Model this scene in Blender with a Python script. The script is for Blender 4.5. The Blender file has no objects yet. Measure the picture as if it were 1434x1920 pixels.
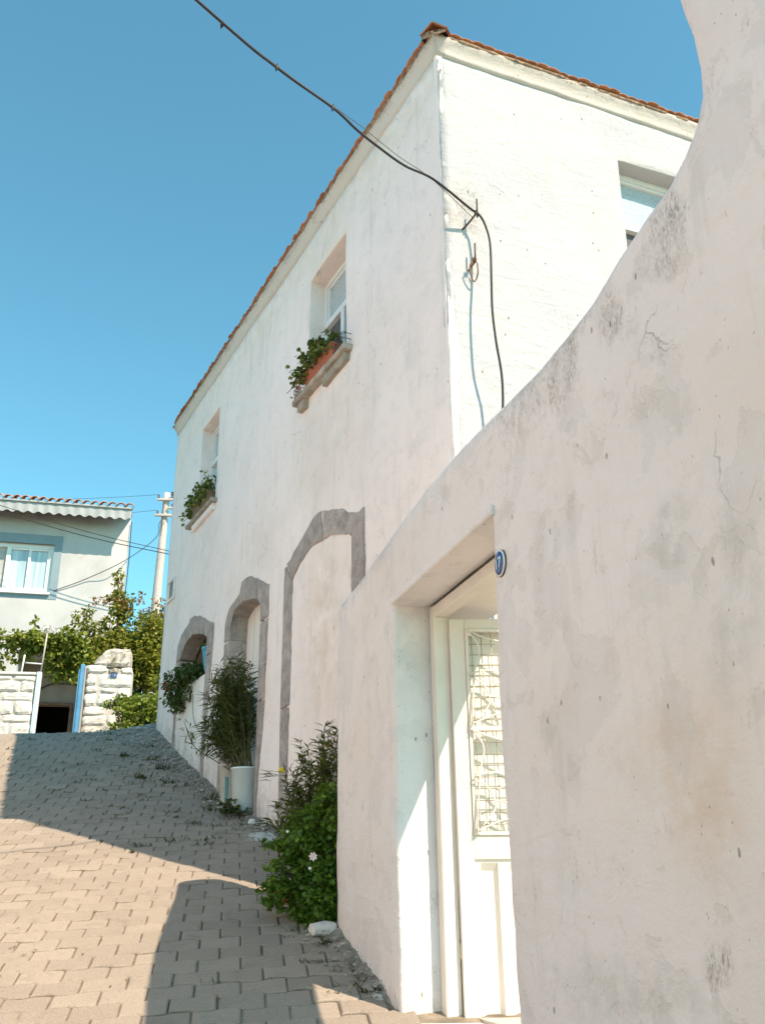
import bpy, bmesh, math, random
import numpy as np
from mathutils import Vector, Matrix, noise
from mathutils.geometry import delaunay_2d_cdt

R = math.radians
random.seed(7)
rng = np.random.default_rng(11)
scn = bpy.context.scene
COL = scn.collection

# ------------------------------------------------------------------ camera
cam_d = bpy.data.cameras.new('camera')
cam = bpy.data.objects.new('camera', cam_d)
COL.objects.link(cam)
cam_d.sensor_fit = 'VERTICAL'
cam_d.sensor_height = 36.0
cam_d.lens = 1780.0 / 1920.0 * 36.0
cam_d.clip_start = 0.05
cam_d.clip_end = 2000
_p, _r = R(21.8), R(-0.74)
_f = Vector((0, math.cos(_p), math.sin(_p)))
_u = Vector((0, -math.sin(_p), math.cos(_p)))
_x = Vector((1, 0, 0))
_x2 = _x * math.cos(_r) + _u * math.sin(_r)
_u2 = -_x * math.sin(_r) + _u * math.cos(_r)
cam.matrix_world = Matrix(((_x2.x, _u2.x, -_f.x, 0), (_x2.y, _u2.y, -_f.y, 0), (_x2.z, _u2.z, -_f.z, 1.75), (0, 0, 0, 1)))
scn.camera = cam

# ------------------------------------------------------------------ sky and sun
SUN_AZ, SUN_EL = R(131.3), R(47.4)
world = bpy.data.worlds.new('World')
scn.world = world
world.use_nodes = True
wn = world.node_tree
for n in list(wn.nodes):
    wn.nodes.remove(n)
sky = wn.nodes.new('ShaderNodeTexSky')
sky.sky_type = 'NISHITA'
sky.sun_disc = False
sky.sun_elevation = SUN_EL
sky.sun_rotation = SUN_AZ
sky.altitude = 50
sky.air_density = 0.95
sky.dust_density = 0.15
sky.ozone_density = 1.6
tint = wn.nodes.new('ShaderNodeMix')
tint.data_type = 'RGBA'
tint.blend_type = 'MULTIPLY'
tint.inputs[0].default_value = 1.0
tint.inputs[7].default_value = (0.65, 1.11, 0.93, 1)
bgn = wn.nodes.new('ShaderNodeBackground')
bgn.inputs[1].default_value = 0.145
out = wn.nodes.new('ShaderNodeOutputWorld')
wn.links.new(sky.outputs[0], tint.inputs[6])
wn.links.new(tint.outputs[2], bgn.inputs[0])
wn.links.new(bgn.outputs[0], out.inputs[0])
sun_d = bpy.data.lights.new('sun', 'SUN')
sun_d.energy = 4.5
sun_d.angle = R(0.5)
sun_d.color = (1.0, 0.82, 0.62)
sun = bpy.data.objects.new('sun', sun_d)
COL.objects.link(sun)
sdir = Vector((math.sin(SUN_AZ) * math.cos(SUN_EL), math.cos(SUN_AZ) * math.cos(SUN_EL), math.sin(SUN_EL)))
sun.rotation_euler = sdir.to_track_quat('Z', 'Y').to_euler()
sun.location = (20, -20, 40)
scn.view_settings.view_transform = 'Standard'
scn.view_settings.look = 'None'
scn.view_settings.gamma = 1.0
scn.view_settings.exposure = 0.90
scn.view_settings.use_curve_mapping = False

# ------------------------------------------------------------------ helpers
def tag(o, label=None, cat=None, group=None, kind=None):
    if label: o['label'] = label
    if cat: o['category'] = cat
    if group: o['group'] = group
    if kind: o['kind'] = kind
    return o

def empty(name, loc, label=None, cat=None, group=None):
    o = bpy.data.objects.new(name, None)
    o.empty_display_size = 0.2
    COL.objects.link(o)
    o.location = loc
    return tag(o, label, cat, group)

def wloc(o):
    v = Vector((0, 0, 0))
    while o is not None:
        v += o.location
        o = o.parent
    return v

def link(name, me, mat, parent=None, smooth=False):
    """mesh given in world coordinates (parents are never rotated)"""
    if parent is not None:
        w = wloc(parent)
        me.transform(Matrix.Translation(-w))
    if mat is not None and len(me.materials) == 0:
        me.materials.append(mat)
    if smooth:
        me.polygons.foreach_set('use_smooth', [True] * len(me.polygons))
    o = bpy.data.objects.new(name, me)
    COL.objects.link(o)
    if parent is not None:
        o.parent = parent
    return o

def mesh_from(name, verts, faces):
    me = bpy.data.meshes.new(name)
    me.from_pydata([tuple(v) for v in verts], [], [tuple(f) for f in faces])
    me.update()
    return me

def bm_mesh(name, bm, recalc=True):
    if recalc:
        bmesh.ops.recalc_face_normals(bm, faces=bm.faces)
    me = bpy.data.meshes.new(name)
    bm.to_mesh(me)
    bm.free()
    return me

class Frame:
    """vertical plane: origin, direction of s (azimuth, clockwise from +Y) and outward normal n"""
    def __init__(self, ox, oy, az, side):
        a = R(az)
        self.o = Vector((ox, oy, 0))
        self.u = Vector((math.sin(a), math.cos(a), 0))
        self.n = Vector((self.u.y, -self.u.x, 0)) * side
    def p(self, s, z, n=0.0):
        v = self.o + self.u * s + self.n * n
        return Vector((v.x, v.y, z))
    def sn(self, x, y):
        d = Vector((x, y, 0)) - self.o
        return d.dot(self.u), d.dot(self.n)

def add_box(bm, fr, s0, s1, z0, z1, n0, n1, bev=0.0):
    c = [fr.p(s, z, n) for s in (s0, s1) for z in (z0, z1) for n in (n0, n1)]
    v = [bm.verts.new(x) for x in c]
    fs = [(0, 1, 3, 2), (4, 6, 7, 5), (0, 4, 5, 1), (2, 3, 7, 6), (0, 2, 6, 4), (1, 5, 7, 3)]
    faces = [bm.faces.new([v[i] for i in f]) for f in fs]
    if bev > 0:
        es = list({e for f in faces for e in f.edges})
        bmesh.ops.bevel(bm, geom=es, offset=bev, segments=1, affect='EDGES', profile=0.5)

def boxes(name, fr, lst, mat, parent, bev=0.004):
    bm = bmesh.new()
    for b in lst:
        add_box(bm, fr, *b, bev=bev)
    return link(name, bm_mesh(name, bm), mat, parent)

def tube_geo(pts, rad, seg=8, cap=True):
    pts = [Vector(p) for p in pts]
    if not hasattr(rad, '__len__'):
        rad = [rad] * len(pts)
    V, F = [], []
    ref = None
    for i, p in enumerate(pts):
        t = (pts[min(i + 1, len(pts) - 1)] - pts[max(i - 1, 0)]).normalized()
        if ref is None:
            ref = t.orthogonal().normalized()
        a = (ref - t * ref.dot(t))
        a = a.normalized() if a.length > 1e-6 else t.orthogonal().normalized()
        ref = a
        b = t.cross(a)
        for k in range(seg):
            th = 2 * math.pi * k / seg
            V.append(p + (a * math.cos(th) + b * math.sin(th)) * rad[i])
    for i in range(len(pts) - 1):
        for k in range(seg):
            k2 = (k + 1) % seg
            F.append((i * seg + k, i * seg + k2, (i + 1) * seg + k2, (i + 1) * seg + k))
    if cap:
        F.append(tuple(range(seg))[::-1])
        F.append(tuple((len(pts) - 1) * seg + k for k in range(seg)))
    return V, F

def tube(name, pts, rad, mat, parent=None, seg=8):
    V, F = tube_geo(pts, rad, seg)
    return link(name, mesh_from(name, V, F), mat, parent, True)

def tubes(name, lst, mat, parent=None, seg=6):
    V, F = [], []
    for pts, rad in lst:
        v, f = tube_geo(pts, rad, seg)
        o = len(V)
        V += v
        F += [tuple(i + o for i in q) for q in f]
    return link(name, mesh_from(name, V, F), mat, parent, True)

def spline(pts, k=8):
    """Catmull-Rom through the points"""
    P = [Vector(p) for p in pts]
    P = [P[0] * 2 - P[1]] + P + [P[-1] * 2 - P[-2]]
    outp = []
    for i in range(1, len(P) - 2):
        for j in range(k):
            t = j / k
            a, b, c, d = P[i - 1], P[i], P[i + 1], P[i + 2]
            outp.append(0.5 * (2 * b + (c - a) * t + (2 * a - 5 * b + 4 * c - d) * t * t + (3 * b - a - 3 * c + d) * t ** 3))
    outp.append(P[-2])
    return outp

def nz(x, y, z=0.0, sc=1.0):
    return noise.noise(Vector((x * sc, y * sc, z * sc)))

# ------------------------------------------------------------------ materials
class NT:
    def __init__(self, mat):
        mat.use_nodes = True
        self.nt = mat.node_tree
        for n in list(self.nt.nodes):
            self.nt.nodes.remove(n)
        self.out = self.n('ShaderNodeOutputMaterial')
        self.bsdf = self.n('ShaderNodeBsdfPrincipled')
        self.nt.links.new(self.bsdf.outputs[0], self.out.inputs[0])
        self.geo = self.n('ShaderNodeNewGeometry')
        self.pos = self.geo.outputs['Position']
    def n(self, t): return self.nt.nodes.new(t)
    def l(self, a, b): self.nt.links.new(a, b)
    def mapping(self, scale):
        m = self.n('ShaderNodeMapping')
        m.inputs['Scale'].default_value = scale
        self.l(self.pos, m.inputs['Vector'])
        return m.outputs[0]
    def noise(self, scale, detail=4, rough=0.6, vec=None, dist=0.0):
        t = self.n('ShaderNodeTexNoise')
        t.inputs['Scale'].default_value = scale
        t.inputs['Detail'].default_value = detail
        t.inputs['Roughness'].default_value = rough
        t.inputs['Distortion'].default_value = dist
        self.l(vec if vec is not None else self.pos, t.inputs['Vector'])
        return t.outputs[0]
    def voro(self, scale, vec=None, feature='F1'):
        t = self.n('ShaderNodeTexVoronoi')
        t.feature = feature
        t.inputs['Scale'].default_value = scale
        self.l(vec if vec is not None else self.pos, t.inputs['Vector'])
        return t
    def ramp(self, fac, a, b, lo=0.0, hi=1.0):
        r = self.n('ShaderNodeMapRange')
        r.interpolation_type = 'SMOOTHSTEP'
        r.inputs['From Min'].default_value = a
        r.inputs['From Max'].default_value = b
        r.inputs['To Min'].default_value = lo
        r.inputs['To Max'].default_value = hi
        self.l(fac, r.inputs['Value'])
        return r.outputs[0]
    def math(self, op, a, b=None):
        m = self.n('ShaderNodeMath')
        m.operation = op
        for i, v in enumerate((a, b)):
            if v is None: continue
            if isinstance(v, (int, float)): m.inputs[i].default_value = v
            else: self.l(v, m.inputs[i])
        return m.outputs[0]
    def mix(self, fac, a, b, mode='MIX'):
        m = self.n('ShaderNodeMix')
        m.data_type = 'RGBA'
        m.blend_type = mode
        for i, v in ((0, fac), (6, a), (7, b)):
            if isinstance(v, (int, float)): m.inputs[i].default_value = v
            elif isinstance(v, tuple): m.inputs[i].default_value = (*v, 1)
            else: self.l(v, m.inputs[i])
        return m.outputs[2]
    def attr(self, name):
        a = self.n('ShaderNodeAttribute')
        a.attribute_name = name
        return a.outputs['Fac']
    def color(self, c):
        if isinstance(c, tuple): self.bsdf.inputs['Base Color'].default_value = (*c, 1)
        else: self.l(c, self.bsdf.inputs['Base Color'])
    def bump(self, h, strength, dist=0.01, prev=None):
        b = self.n('ShaderNodeBump')
        b.inputs['Strength'].default_value = strength
        b.inputs['Distance'].default_value = dist
        self.l(h, b.inputs['Height'])
        if prev is not None: self.l(prev, b.inputs['Normal'])
        self.l(b.outputs[0], self.bsdf.inputs['Normal'])
        return b.outputs[0]
    def set(self, **k):
        for a, v in k.items():
            self.bsdf.inputs[a.replace('_', ' ')].default_value = v

MATS = {}
def newmat(name):
    m = bpy.data.materials.new(name)
    MATS[name] = m
    return m, NT(m)

def plaster(name, base, warm=(0.66, 0.53, 0.42), rough_scale=70, bump=0.25, speck=1.0, stain=1.0, layer=0.45):
    m, t = newmat(name)
    b2 = tuple(c * 0.955 for c in base)
    c = t.mix(t.ramp(t.noise(0.9, 5, 0.55), 0.35, 0.68), base, b2)
    c = t.mix(t.ramp(t.noise(0.55, 4, 0.6, dist=0.3), 0.50, 0.78, 0, 0.26), c, warm)
    streak = t.noise(1.0, 5, 0.65, t.mapping((7, 7, 0.8)))
    c = t.mix(t.ramp(streak, 0.53, 0.78, 0, min(1, 0.30 * stain)), c, (0.46, 0.44, 0.41))
    mott = t.noise(6, 6, 0.7, dist=0.4)
    c = t.mix(t.ramp(mott, 0.52, 0.75, 0, min(1, 0.26 * stain)), c, (0.47, 0.45, 0.42))
    # stains with a place of their own
    fine = t.noise(26, 6, 0.75, t.mapping((1.0, 1.0, 0.55)))
    bg = t.math('MULTIPLY', t.attr('beige'), t.ramp(t.noise(5, 5, 0.65), 0.25, 0.7))
    c = t.mix(t.math('MULTIPLY', bg, 0.55), c, (0.60, 0.47, 0.35))
    gr = t.math('MULTIPLY', t.attr('grey'), t.ramp(t.noise(11, 5, 0.7), 0.3, 0.62))
    c = t.mix(t.math('MULTIPLY', gr, 0.62), c, (0.48, 0.48, 0.475))
    li = t.math('ADD', t.math('MULTIPLY', t.attr('lichen'), 0.72), t.math('MULTIPLY', fine, 1.0))
    lim = t.math('MULTIPLY', t.ramp(li, 0.74, 1.08), t.ramp(t.attr('lichen'), 0.02, 0.25))
    lim = t.math('MULTIPLY', lim, t.ramp(t.noise(95, 4, 0.75, t.mapping((1.0, 1.0, 0.5))), 0.36, 0.62))
    lim = t.math('MULTIPLY', lim, t.ramp(t.noise(7, 4, 0.65, t.mapping((1.0, 1.0, 0.6))), 0.32, 0.62, 0.15, 1.0))
    c = t.mix(t.math('MULTIPLY', lim, 0.72), c, (0.17, 0.155, 0.135))
    # flaked coats of limewash and trowel marks
    lay = t.ramp(t.noise(1.9, 7, 0.62, dist=0.6), 0.545, 0.565)
    lay2 = t.ramp(t.noise(4.3, 7, 0.66, dist=0.5), 0.60, 0.615)
    c = t.mix(t.math('MULTIPLY', lay, 0.16 * layer), c, (0.50, 0.50, 0.51))
    c = t.mix(t.math('MULTIPLY', lay2, 0.18 * layer), c, (0.50, 0.47, 0.43))
    trow = t.noise(1.0, 3, 0.5, t.mapping((2.5, 2.5, 9.0)), 1.2)
    # chips and pits
    v = t.voro(8.5, t.mapping((1.25, 1.25, 0.62)))
    d = t.math('ADD', v.outputs['Distance'], t.math('MULTIPLY', t.noise(60, 3), 0.10))
    hit = t.math('MULTIPLY', t.ramp(d, 0.135, 0.10), t.ramp(v.outputs['Color'], 0.56, 0.60))
    c = t.mix(t.math('MULTIPLY', hit, 0.62 * speck), c, (0.17, 0.14, 0.12))
    v2 = t.voro(31, t.mapping((1.2, 1.2, 0.75)))
    d2 = t.math('ADD', v2.outputs['Distance'], t.math('MULTIPLY', t.noise(90, 2), 0.12))
    hit2 = t.math('MULTIPLY', t.ramp(d2, 0.20, 0.14), t.ramp(v2.outputs['Color'], 0.62, 0.66))
    hit2 = t.math('MULTIPLY', hit2, t.ramp(t.noise(1.7, 3), 0.36, 0.58))
    c = t.mix(t.math('MULTIPLY', hit2, 0.6 * speck), c, (0.22, 0.19, 0.17))
    # hairline cracks
    dn = t.n('ShaderNodeVectorMath'); dn.operation = 'ADD'
    nn_ = t.n('ShaderNodeTexNoise'); nn_.inputs['Scale'].default_value = 4; nn_.inputs['Detail'].default_value = 5
    t.l(t.pos, nn_.inputs['Vector'])
    sc = t.n('ShaderNodeVectorMath'); sc.operation = 'SCALE'; sc.inputs['Scale'].default_value = 0.5
    t.l(nn_.outputs['Color'], sc.inputs[0]); t.l(t.pos, dn.inputs[0]); t.l(sc.outputs[0], dn.inputs[1])
    ve = t.voro(1.1, dn.outputs[0], 'DISTANCE_TO_EDGE')
    ck = t.math('MULTIPLY', t.ramp(ve.outputs['Distance'], 0.006, 0.002), t.ramp(t.noise(0.9, 3), 0.57, 0.66))
    c = t.mix(t.math('MULTIPLY', ck, 0.5), c, (0.24, 0.20, 0.17))
    t.color(c)
    t.set(Roughness=0.92)
    t.bsdf.inputs['Specular IOR Level'].default_value = 0.2
    h = t.math('ADD', t.math('MULTIPLY', t.noise(rough_scale, 4, 0.65), 0.5), t.math('MULTIPLY', t.noise(13, 4, 0.6), 0.9))
    h = t.math('ADD', h, t.math('ADD', t.math('MULTIPLY', trow, 1.1), t.math('MULTIPLY', t.math('ADD', lay, lay2), -0.22 * layer)))
    h = t.math('SUBTRACT', h, t.math('ADD', t.math('MULTIPLY', hit, 0.8), t.math('MULTIPLY', ck, 1.0)))
    t.bump(h, bump, 0.012)
    return m

M_near = plaster('limewash_near', (0.755, 0.715, 0.72), bump=0.55, layer=1.2)
M_house = plaster('limewash_house', (0.92, 0.80, 0.775), bump=0.42, speck=1.1, stain=1.2)
M_end = plaster('limewash_sunlit_end', (0.455, 0.455, 0.485), bump=0.7, speck=1.5, stain=1.7)  # darker copy of the house limewash, offsetting the full sun on this wall
M_infill = plaster('limewash_infill', (0.84, 0.775, 0.735), bump=0.2)
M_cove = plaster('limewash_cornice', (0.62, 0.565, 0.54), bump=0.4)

def simple(name, base, rough=0.6, var=0.12, scale=8, bump=0.0, bscale=60, spec=0.4, metal=0.0, dirt=None, dthr=(0.55, 0.75), damt=0.6):
    m, t = newmat(name)
    c = t.mix(t.ramp(t.noise(scale, 5, 0.6), 0.3, 0.7), tuple(x * (1 - var) for x in base), tuple(min(1, x * (1 + var)) for x in base))
    if dirt:
        c = t.mix(t.ramp(t.noise(scale * 1.7, 6, 0.7, dist=0.3), dthr[0], dthr[1], 0, damt), c, dirt)
    t.color(c)
    t.set(Roughness=rough, Metallic=metal)
    t.bsdf.inputs['Specular IOR Level'].default_value = spec
    if bump: t.bump(t.noise(bscale, 5, 0.65), bump, 0.01)
    return m

def stone_mat(name, base, fleck=(0.62, 0.58, 0.56), fl=0.5):
    m, t = newmat(name)
    c = t.mix(t.ramp(t.noise(7, 5, 0.6), 0.3, 0.7), tuple(x * 0.75 for x in base), tuple(x * 1.25 for x in base))
    c = t.mix(t.ramp(t.noise(75, 4, 0.75, t.mapping((1, 1, 0.6))), 0.54, 0.66, 0, fl), c, fleck)
    c = t.mix(t.ramp(t.noise(150, 2, 0.6), 0.58, 0.7, 0, 0.45), c, tuple(x * 0.4 for x in base))
    c = t.mix(t.ramp(t.noise(4.5, 7, 0.7, dist=0.5), 0.58, 0.63, 0, 0.75), c, (0.68, 0.63, 0.61))
    oi = t.n('ShaderNodeObjectInfo')
    c = t.mix(t.math('MULTIPLY', oi.outputs['Random'], 0.45), c, tuple(x * 0.62 for x in base))
    t.color(c)
    t.set(Roughness=0.95)
    t.bsdf.inputs['Specular IOR Level'].default_value = 0.15
    t.bump(t.math('ADD', t.noise(85, 5, 0.7), t.noise(16, 4, 0.6)), 0.8, 0.014)
    return m

M_stone = stone_mat('trachyte', (0.45, 0.38, 0.355), (0.80, 0.75, 0.73), 0.85)
M_sill = stone_mat('sill_stone', (0.44, 0.385, 0.325), (0.66, 0.61, 0.55), 0.5)
M_white_stone = simple('whitewashed_stone', (0.66, 0.63, 0.60), 0.95, 0.08, 6, 1.0, 22, 0.15, dirt=(0.42, 0.37, 0.32), dthr=(0.60, 0.80), damt=0.45)
M_grey_stone = simple('weathered_stone', (0.50, 0.46, 0.42), 0.95, 0.25, 9, 1.0, 28, 0.15, dirt=(0.13, 0.12, 0.11), dthr=(0.5, 0.62), damt=0.75)
M_mortar = simple('mortar', (0.52, 0.49, 0.46), 0.95, 0.12, 14, 0.6, 60, 0.1)
M_pvc = simple('white_pvc', (0.74, 0.74, 0.74), 0.35, 0.03, 5, 0, spec=0.5)
M_paint = simple('cream_door_paint', (0.70, 0.645, 0.58), 0.45, 0.04, 6, 0.05, 40, dirt=(0.36, 0.25, 0.18), dthr=(0.62, 0.76), damt=0.6)
M_iron = simple('dark_iron', (0.085, 0.07, 0.06), 0.7, 0.3, 30, 0.2, 80, metal=0.3)
M_mesh = simple('painted_wire', (0.46, 0.40, 0.33), 0.6, 0.2, 20)
M_rust = simple('rusty_iron', (0.20, 0.10, 0.055), 0.85, 0.4, 30, 0.4, 80)
M_cable = simple('black_rubber', (0.022, 0.022, 0.024), 0.55, 0.2, 9)
M_tile = simple('terracotta_tile', (0.46, 0.19, 0.10), 0.85, 0.3, 6, 0.3, 50, 0.2, dirt=(0.20, 0.13, 0.09), dthr=(0.52, 0.72), damt=0.6)
M_tile_b = simple('terracotta_tile_pale', (0.50, 0.25, 0.16), 0.85, 0.25, 5, 0.3, 40, 0.2)
M_bed = simple('tile_bedding', (0.30, 0.21, 0.15), 0.95, 0.4, 12, 0.8, 40, 0.1, dirt=(0.09, 0.06, 0.045), dthr=(0.45, 0.65), damt=0.8)
M_terra = simple('terracotta_trough', (0.42, 0.13, 0.07), 0.7, 0.12, 8, 0.1, 50)
M_wood = simple('old_wood', (0.20, 0.13, 0.085), 0.8, 0.25, 12, 0.3, 40)
M_blue = simple('blue_paint', (0.10, 0.30, 0.52), 0.5, 0.12, 6, 0.1, 40, dirt=(0.30, 0.30, 0.30))
M_paleblue = simple('pale_blue_paint', (0.50, 0.62, 0.70), 0.5, 0.08, 6, 0.1, 40)
M_enamel = simple('blue_enamel', (0.015, 0.07, 0.26), 0.18, 0.1, 6, spec=0.6)
M_navy = simple('navy_enamel', (0.012, 0.022, 0.06), 0.3, 0.1, 6)
M_white = simple('white_enamel', (0.78, 0.78, 0.78), 0.3, 0.03, 6)
M_red = simple('red_plastic', (0.50, 0.025, 0.03), 0.4, 0.1, 6)
M_bucket = simple('white_plastic', (0.66, 0.72, 0.74), 0.32, 0.05, 5, spec=0.5, dirt=(0.42, 0.40, 0.36), dthr=(0.6, 0.8), damt=0.35)
M_bucket2 = simple('ivory_plastic', (0.62, 0.60, 0.54), 0.4, 0.08, 5, spec=0.5, dirt=(0.36, 0.32, 0.26), dthr=(0.5, 0.75), damt=0.5)
M_teal = simple('teal_plastic', (0.06, 0.25, 0.30), 0.35, 0.1, 6)
M_cyan = simple('light_blue_plastic', (0.10, 0.42, 0.62), 0.4, 0.15, 14, dirt=(0.6, 0.7, 0.75), dthr=(0.55, 0.7), damt=0.6)
M_soil = simple('soil', (0.07, 0.05, 0.035), 0.95, 0.4, 30, 0.6, 60)
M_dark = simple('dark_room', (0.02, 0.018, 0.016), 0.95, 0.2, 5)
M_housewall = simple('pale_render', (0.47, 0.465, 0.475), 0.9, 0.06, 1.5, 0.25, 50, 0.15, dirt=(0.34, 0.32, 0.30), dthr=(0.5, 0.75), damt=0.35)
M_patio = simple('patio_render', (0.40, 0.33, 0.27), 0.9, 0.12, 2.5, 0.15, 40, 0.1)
M_band = simple('blue_grey_band', (0.23, 0.30, 0.35), 0.85, 0.05, 3, 0.1, 50, 0.15)
M_fascia = simple('grey_sheet', (0.33, 0.345, 0.36), 0.6, 0.08, 4, 0.1, 40)
M_concrete = simple('pole_concrete', (0.45, 0.42, 0.40), 0.85, 0.1, 4, 0.3, 40, dirt=(0.36, 0.32, 0.29))
M_bark = simple('bark', (0.13, 0.085, 0.055), 0.95, 0.35, 18, 0.7, 40)
M_twig = simple('green_stem', (0.12, 0.11, 0.05), 0.8, 0.3, 12)
M_cane = simple('dry_cane', (0.42, 0.36, 0.16), 0.8, 0.2, 12)
M_insul = simple('brown_porcelain', (0.09, 0.035, 0.03), 0.25, 0.2, 8)

def glass_mat(name, base, rough=0.06, coat=0.5):
    m, t = newmat(name)
    t.color(t.mix(t.ramp(t.noise(1.4, 3), 0.35, 0.65), tuple(c * 0.8 for c in base), tuple(min(1, c * 1.15) for c in base)))
    t.set(Roughness=rough)
    t.bsdf.inputs['Specular IOR Level'].default_value = coat
    return m
M_glass_blue = glass_mat('glass_over_curtain', (0.42, 0.55, 0.62), 0.08, 0.7)
def curtain_mat():
    m, t = newmat('curtain_behind_glass')
    w = t.noise(1.0, 4, 0.6, t.mapping((14, 3, 0.25)))
    c = t.mix(t.ramp(w, 0.3, 0.7), (0.30, 0.40, 0.46), (0.56, 0.66, 0.70))
    t.color(c)
    t.set(Roughness=0.06)
    t.bsdf.inputs['Specular IOR Level'].default_value = 0.7
    return m
M_curtain = curtain_mat()
M_glass_dark = glass_mat('glass_dark', (0.05, 0.075, 0.11), 0.05, 0.8)
M_screen = simple('insect_screen', (0.11, 0.105, 0.105), 0.8, 0.1, 20)
M_frost = simple('frosted_pane', (0.80, 0.755, 0.68), 0.5, 0.04, 6, 0.1, 60)

def lace_mat():
    m, t = newmat('lace_behind_glass')
    v = t.voro(26, t.mapping((1, 1, 1)), 'DISTANCE_TO_EDGE')
    k = t.ramp(v.outputs['Distance'], 0.03, 0.11)
    t.color(t.mix(k, (0.36, 0.41, 0.45), (0.46, 0.52, 0.56)))
    t.set(Roughness=0.12)
    t.bsdf.inputs['Specular IOR Level'].default_value = 0.6
    return m
M_lace = lace_mat()

def leaf_mat(name, c0, c1, c2=None, trans=0.35, rough=0.5):
    m, t = newmat(name)
    a = t.attr('tone')
    c = t.mix(t.ramp(a, 0.0, 0.62), c0, c1)
    if c2: c = t.mix(t.ramp(a, 0.74, 0.95), c, c2)
    t.color(c)
    t.set(Roughness=rough)
    t.bsdf.inputs['Specular IOR Level'].default_value = 0.35
    tr = t.n('ShaderNodeBsdfTranslucent')
    t.l(t.mix(0.5, c, (0.25, 0.30, 0.03)), tr.inputs[0])
    ms = t.n('ShaderNodeMixShader')
    ms.inputs[0].default_value = trans
    t.l(t.bsdf.outputs[0], ms.inputs[1]); t.l(tr.outputs[0], ms.inputs[2])
    t.l(ms.outputs[0], t.out.inputs[0])
    return m
L_tree = leaf_mat('leaf_tree', (0.095, 0.11, 0.014), (0.26, 0.26, 0.032), (0.38, 0.33, 0.05))
L_red = leaf_mat('leaf_russet', (0.17, 0.080, 0.028), (0.32, 0.15, 0.055), (0.40, 0.22, 0.09))
L_vine = leaf_mat('leaf_vine', (0.09, 0.12, 0.016), (0.24, 0.28, 0.042), (0.44, 0.44, 0.11))
L_bush = leaf_mat('leaf_bush', (0.085, 0.125, 0.016), (0.21, 0.27, 0.035), (0.30, 0.34, 0.05))
L_gera = leaf_mat('leaf_geranium', (0.036, 0.085, 0.010), (0.10, 0.20, 0.022), (0.21, 0.33, 0.04), 0.35)
L_olea = leaf_mat('leaf_oleander', (0.040, 0.055, 0.020), (0.095, 0.118, 0.040), (0.18, 0.20, 0.05), 0.3)
L_shrub = leaf_mat('leaf_shrub', (0.045, 0.060, 0.014), (0.115, 0.135, 0.026), (0.26, 0.26, 0.035), 0.3)
L_sill = leaf_mat('leaf_window_geranium', (0.045, 0.065, 0.012), (0.12, 0.15, 0.024), (0.24, 0.25, 0.06), 0.3)
L_suc = leaf_mat('leaf_trailing', (0.028, 0.05, 0.012), (0.065, 0.10, 0.022), (0.20, 0.16, 0.05), 0.2)
L_weed = leaf_mat('leaf_weed', (0.030, 0.040, 0.016), (0.065, 0.08, 0.025), (0.11, 0.12, 0.04), 0.2)
M_petal = simple('pale_pink_petal', (0.82, 0.62, 0.64), 0.6, 0.1, 20)
M_petal_w = simple('white_petal', (0.80, 0.76, 0.72), 0.6, 0.06, 20)
M_yellow = simple('yellow_petal', (0.75, 0.52, 0.02), 0.6, 0.15, 20)
M_pink = simple('faded_pink_petal', (0.45, 0.13, 0.12), 0.6, 0.2, 20)

def paver_mat():
    m, t = newmat('concrete_paver')
    oi = t.n('ShaderNodeObjectInfo')
    tone = t.math('ADD', t.math('MULTIPLY', oi.outputs['Random'], 0.62), t.attr('tone'))
    c = t.mix(t.ramp(tone, 0.0, 1.0), (0.275, 0.226, 0.184), (0.375, 0.313, 0.256))
    c = t.mix(t.ramp(t.noise(0.8, 4, 0.6), 0.38, 0.7, 0, 0.5), c, (0.35, 0.29, 0.235))
    c = t.mix(t.ramp(t.noise(4.5, 6, 0.7, dist=0.3), 0.52, 0.74, 0, 0.6), c, (0.15, 0.13, 0.11))
    c = t.mix(t.ramp(t.noise(240, 3, 0.75), 0.50, 0.66, 0, 0.8), c, (0.46, 0.395, 0.34))
    c = t.mix(t.ramp(t.noise(170, 3, 0.7), 0.52, 0.68, 0, 0.8), c, (0.10, 0.095, 0.085))
    ed = t.math('MULTIPLY', t.ramp(t.attr('edge'), 0.15, 0.95), t.ramp(t.noise(7, 4, 0.7), 0.34, 0.70, 0.08, 0.6))
    c = t.mix(ed, c, (0.085, 0.07, 0.052))
    # limewash drips beside the near wall
    sp = None
    for (x, y, r) in ((-0.13, 6.05, 0.16), (-0.06, 5.86, 0.13), (-0.28, 6.42, 0.16), (-1.05, 9.15, 0.35), (-0.75, 8.7, 0.25), (-0.02, 5.55, 0.1)):
        vm = t.n('ShaderNodeVectorMath'); vm.operation = 'DISTANCE'
        mp = t.mapping((1, 1, 0)); t.l(mp, vm.inputs[0]); vm.inputs[1].default_value = (x, y, 0)
        k = t.ramp(vm.outputs['Value'], r, r * 0.2)
        sp = k if sp is None else t.math('MAXIMUM', sp, k)
    k = t.ramp(t.math('ADD', t.math('MULTIPLY', sp, 0.4), t.noise(24, 5, 0.75)), 0.66, 0.76)
    k = t.math('MULTIPLY', k, t.ramp(sp, 0.02, 0.3))
    c = t.mix(t.math('MULTIPLY', k, 0.75), c, (0.66, 0.65, 0.63))
    t.color(c)
    t.set(Roughness=0.9)
    t.bsdf.inputs['Specular IOR Level'].default_value = 0.25
    t.bump(t.math('ADD', t.noise(260, 3, 0.7), t.noise(40, 4, 0.6)), 0.55, 0.006)
    return m
M_paver = paver_mat()
M_joint = simple('joint_sand', (0.24, 0.20, 0.155), 0.95, 0.35, 5, 0.6, 120, 0.1, dirt=(0.09, 0.08, 0.06), dthr=(0.52, 0.72), damt=0.6)
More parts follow.
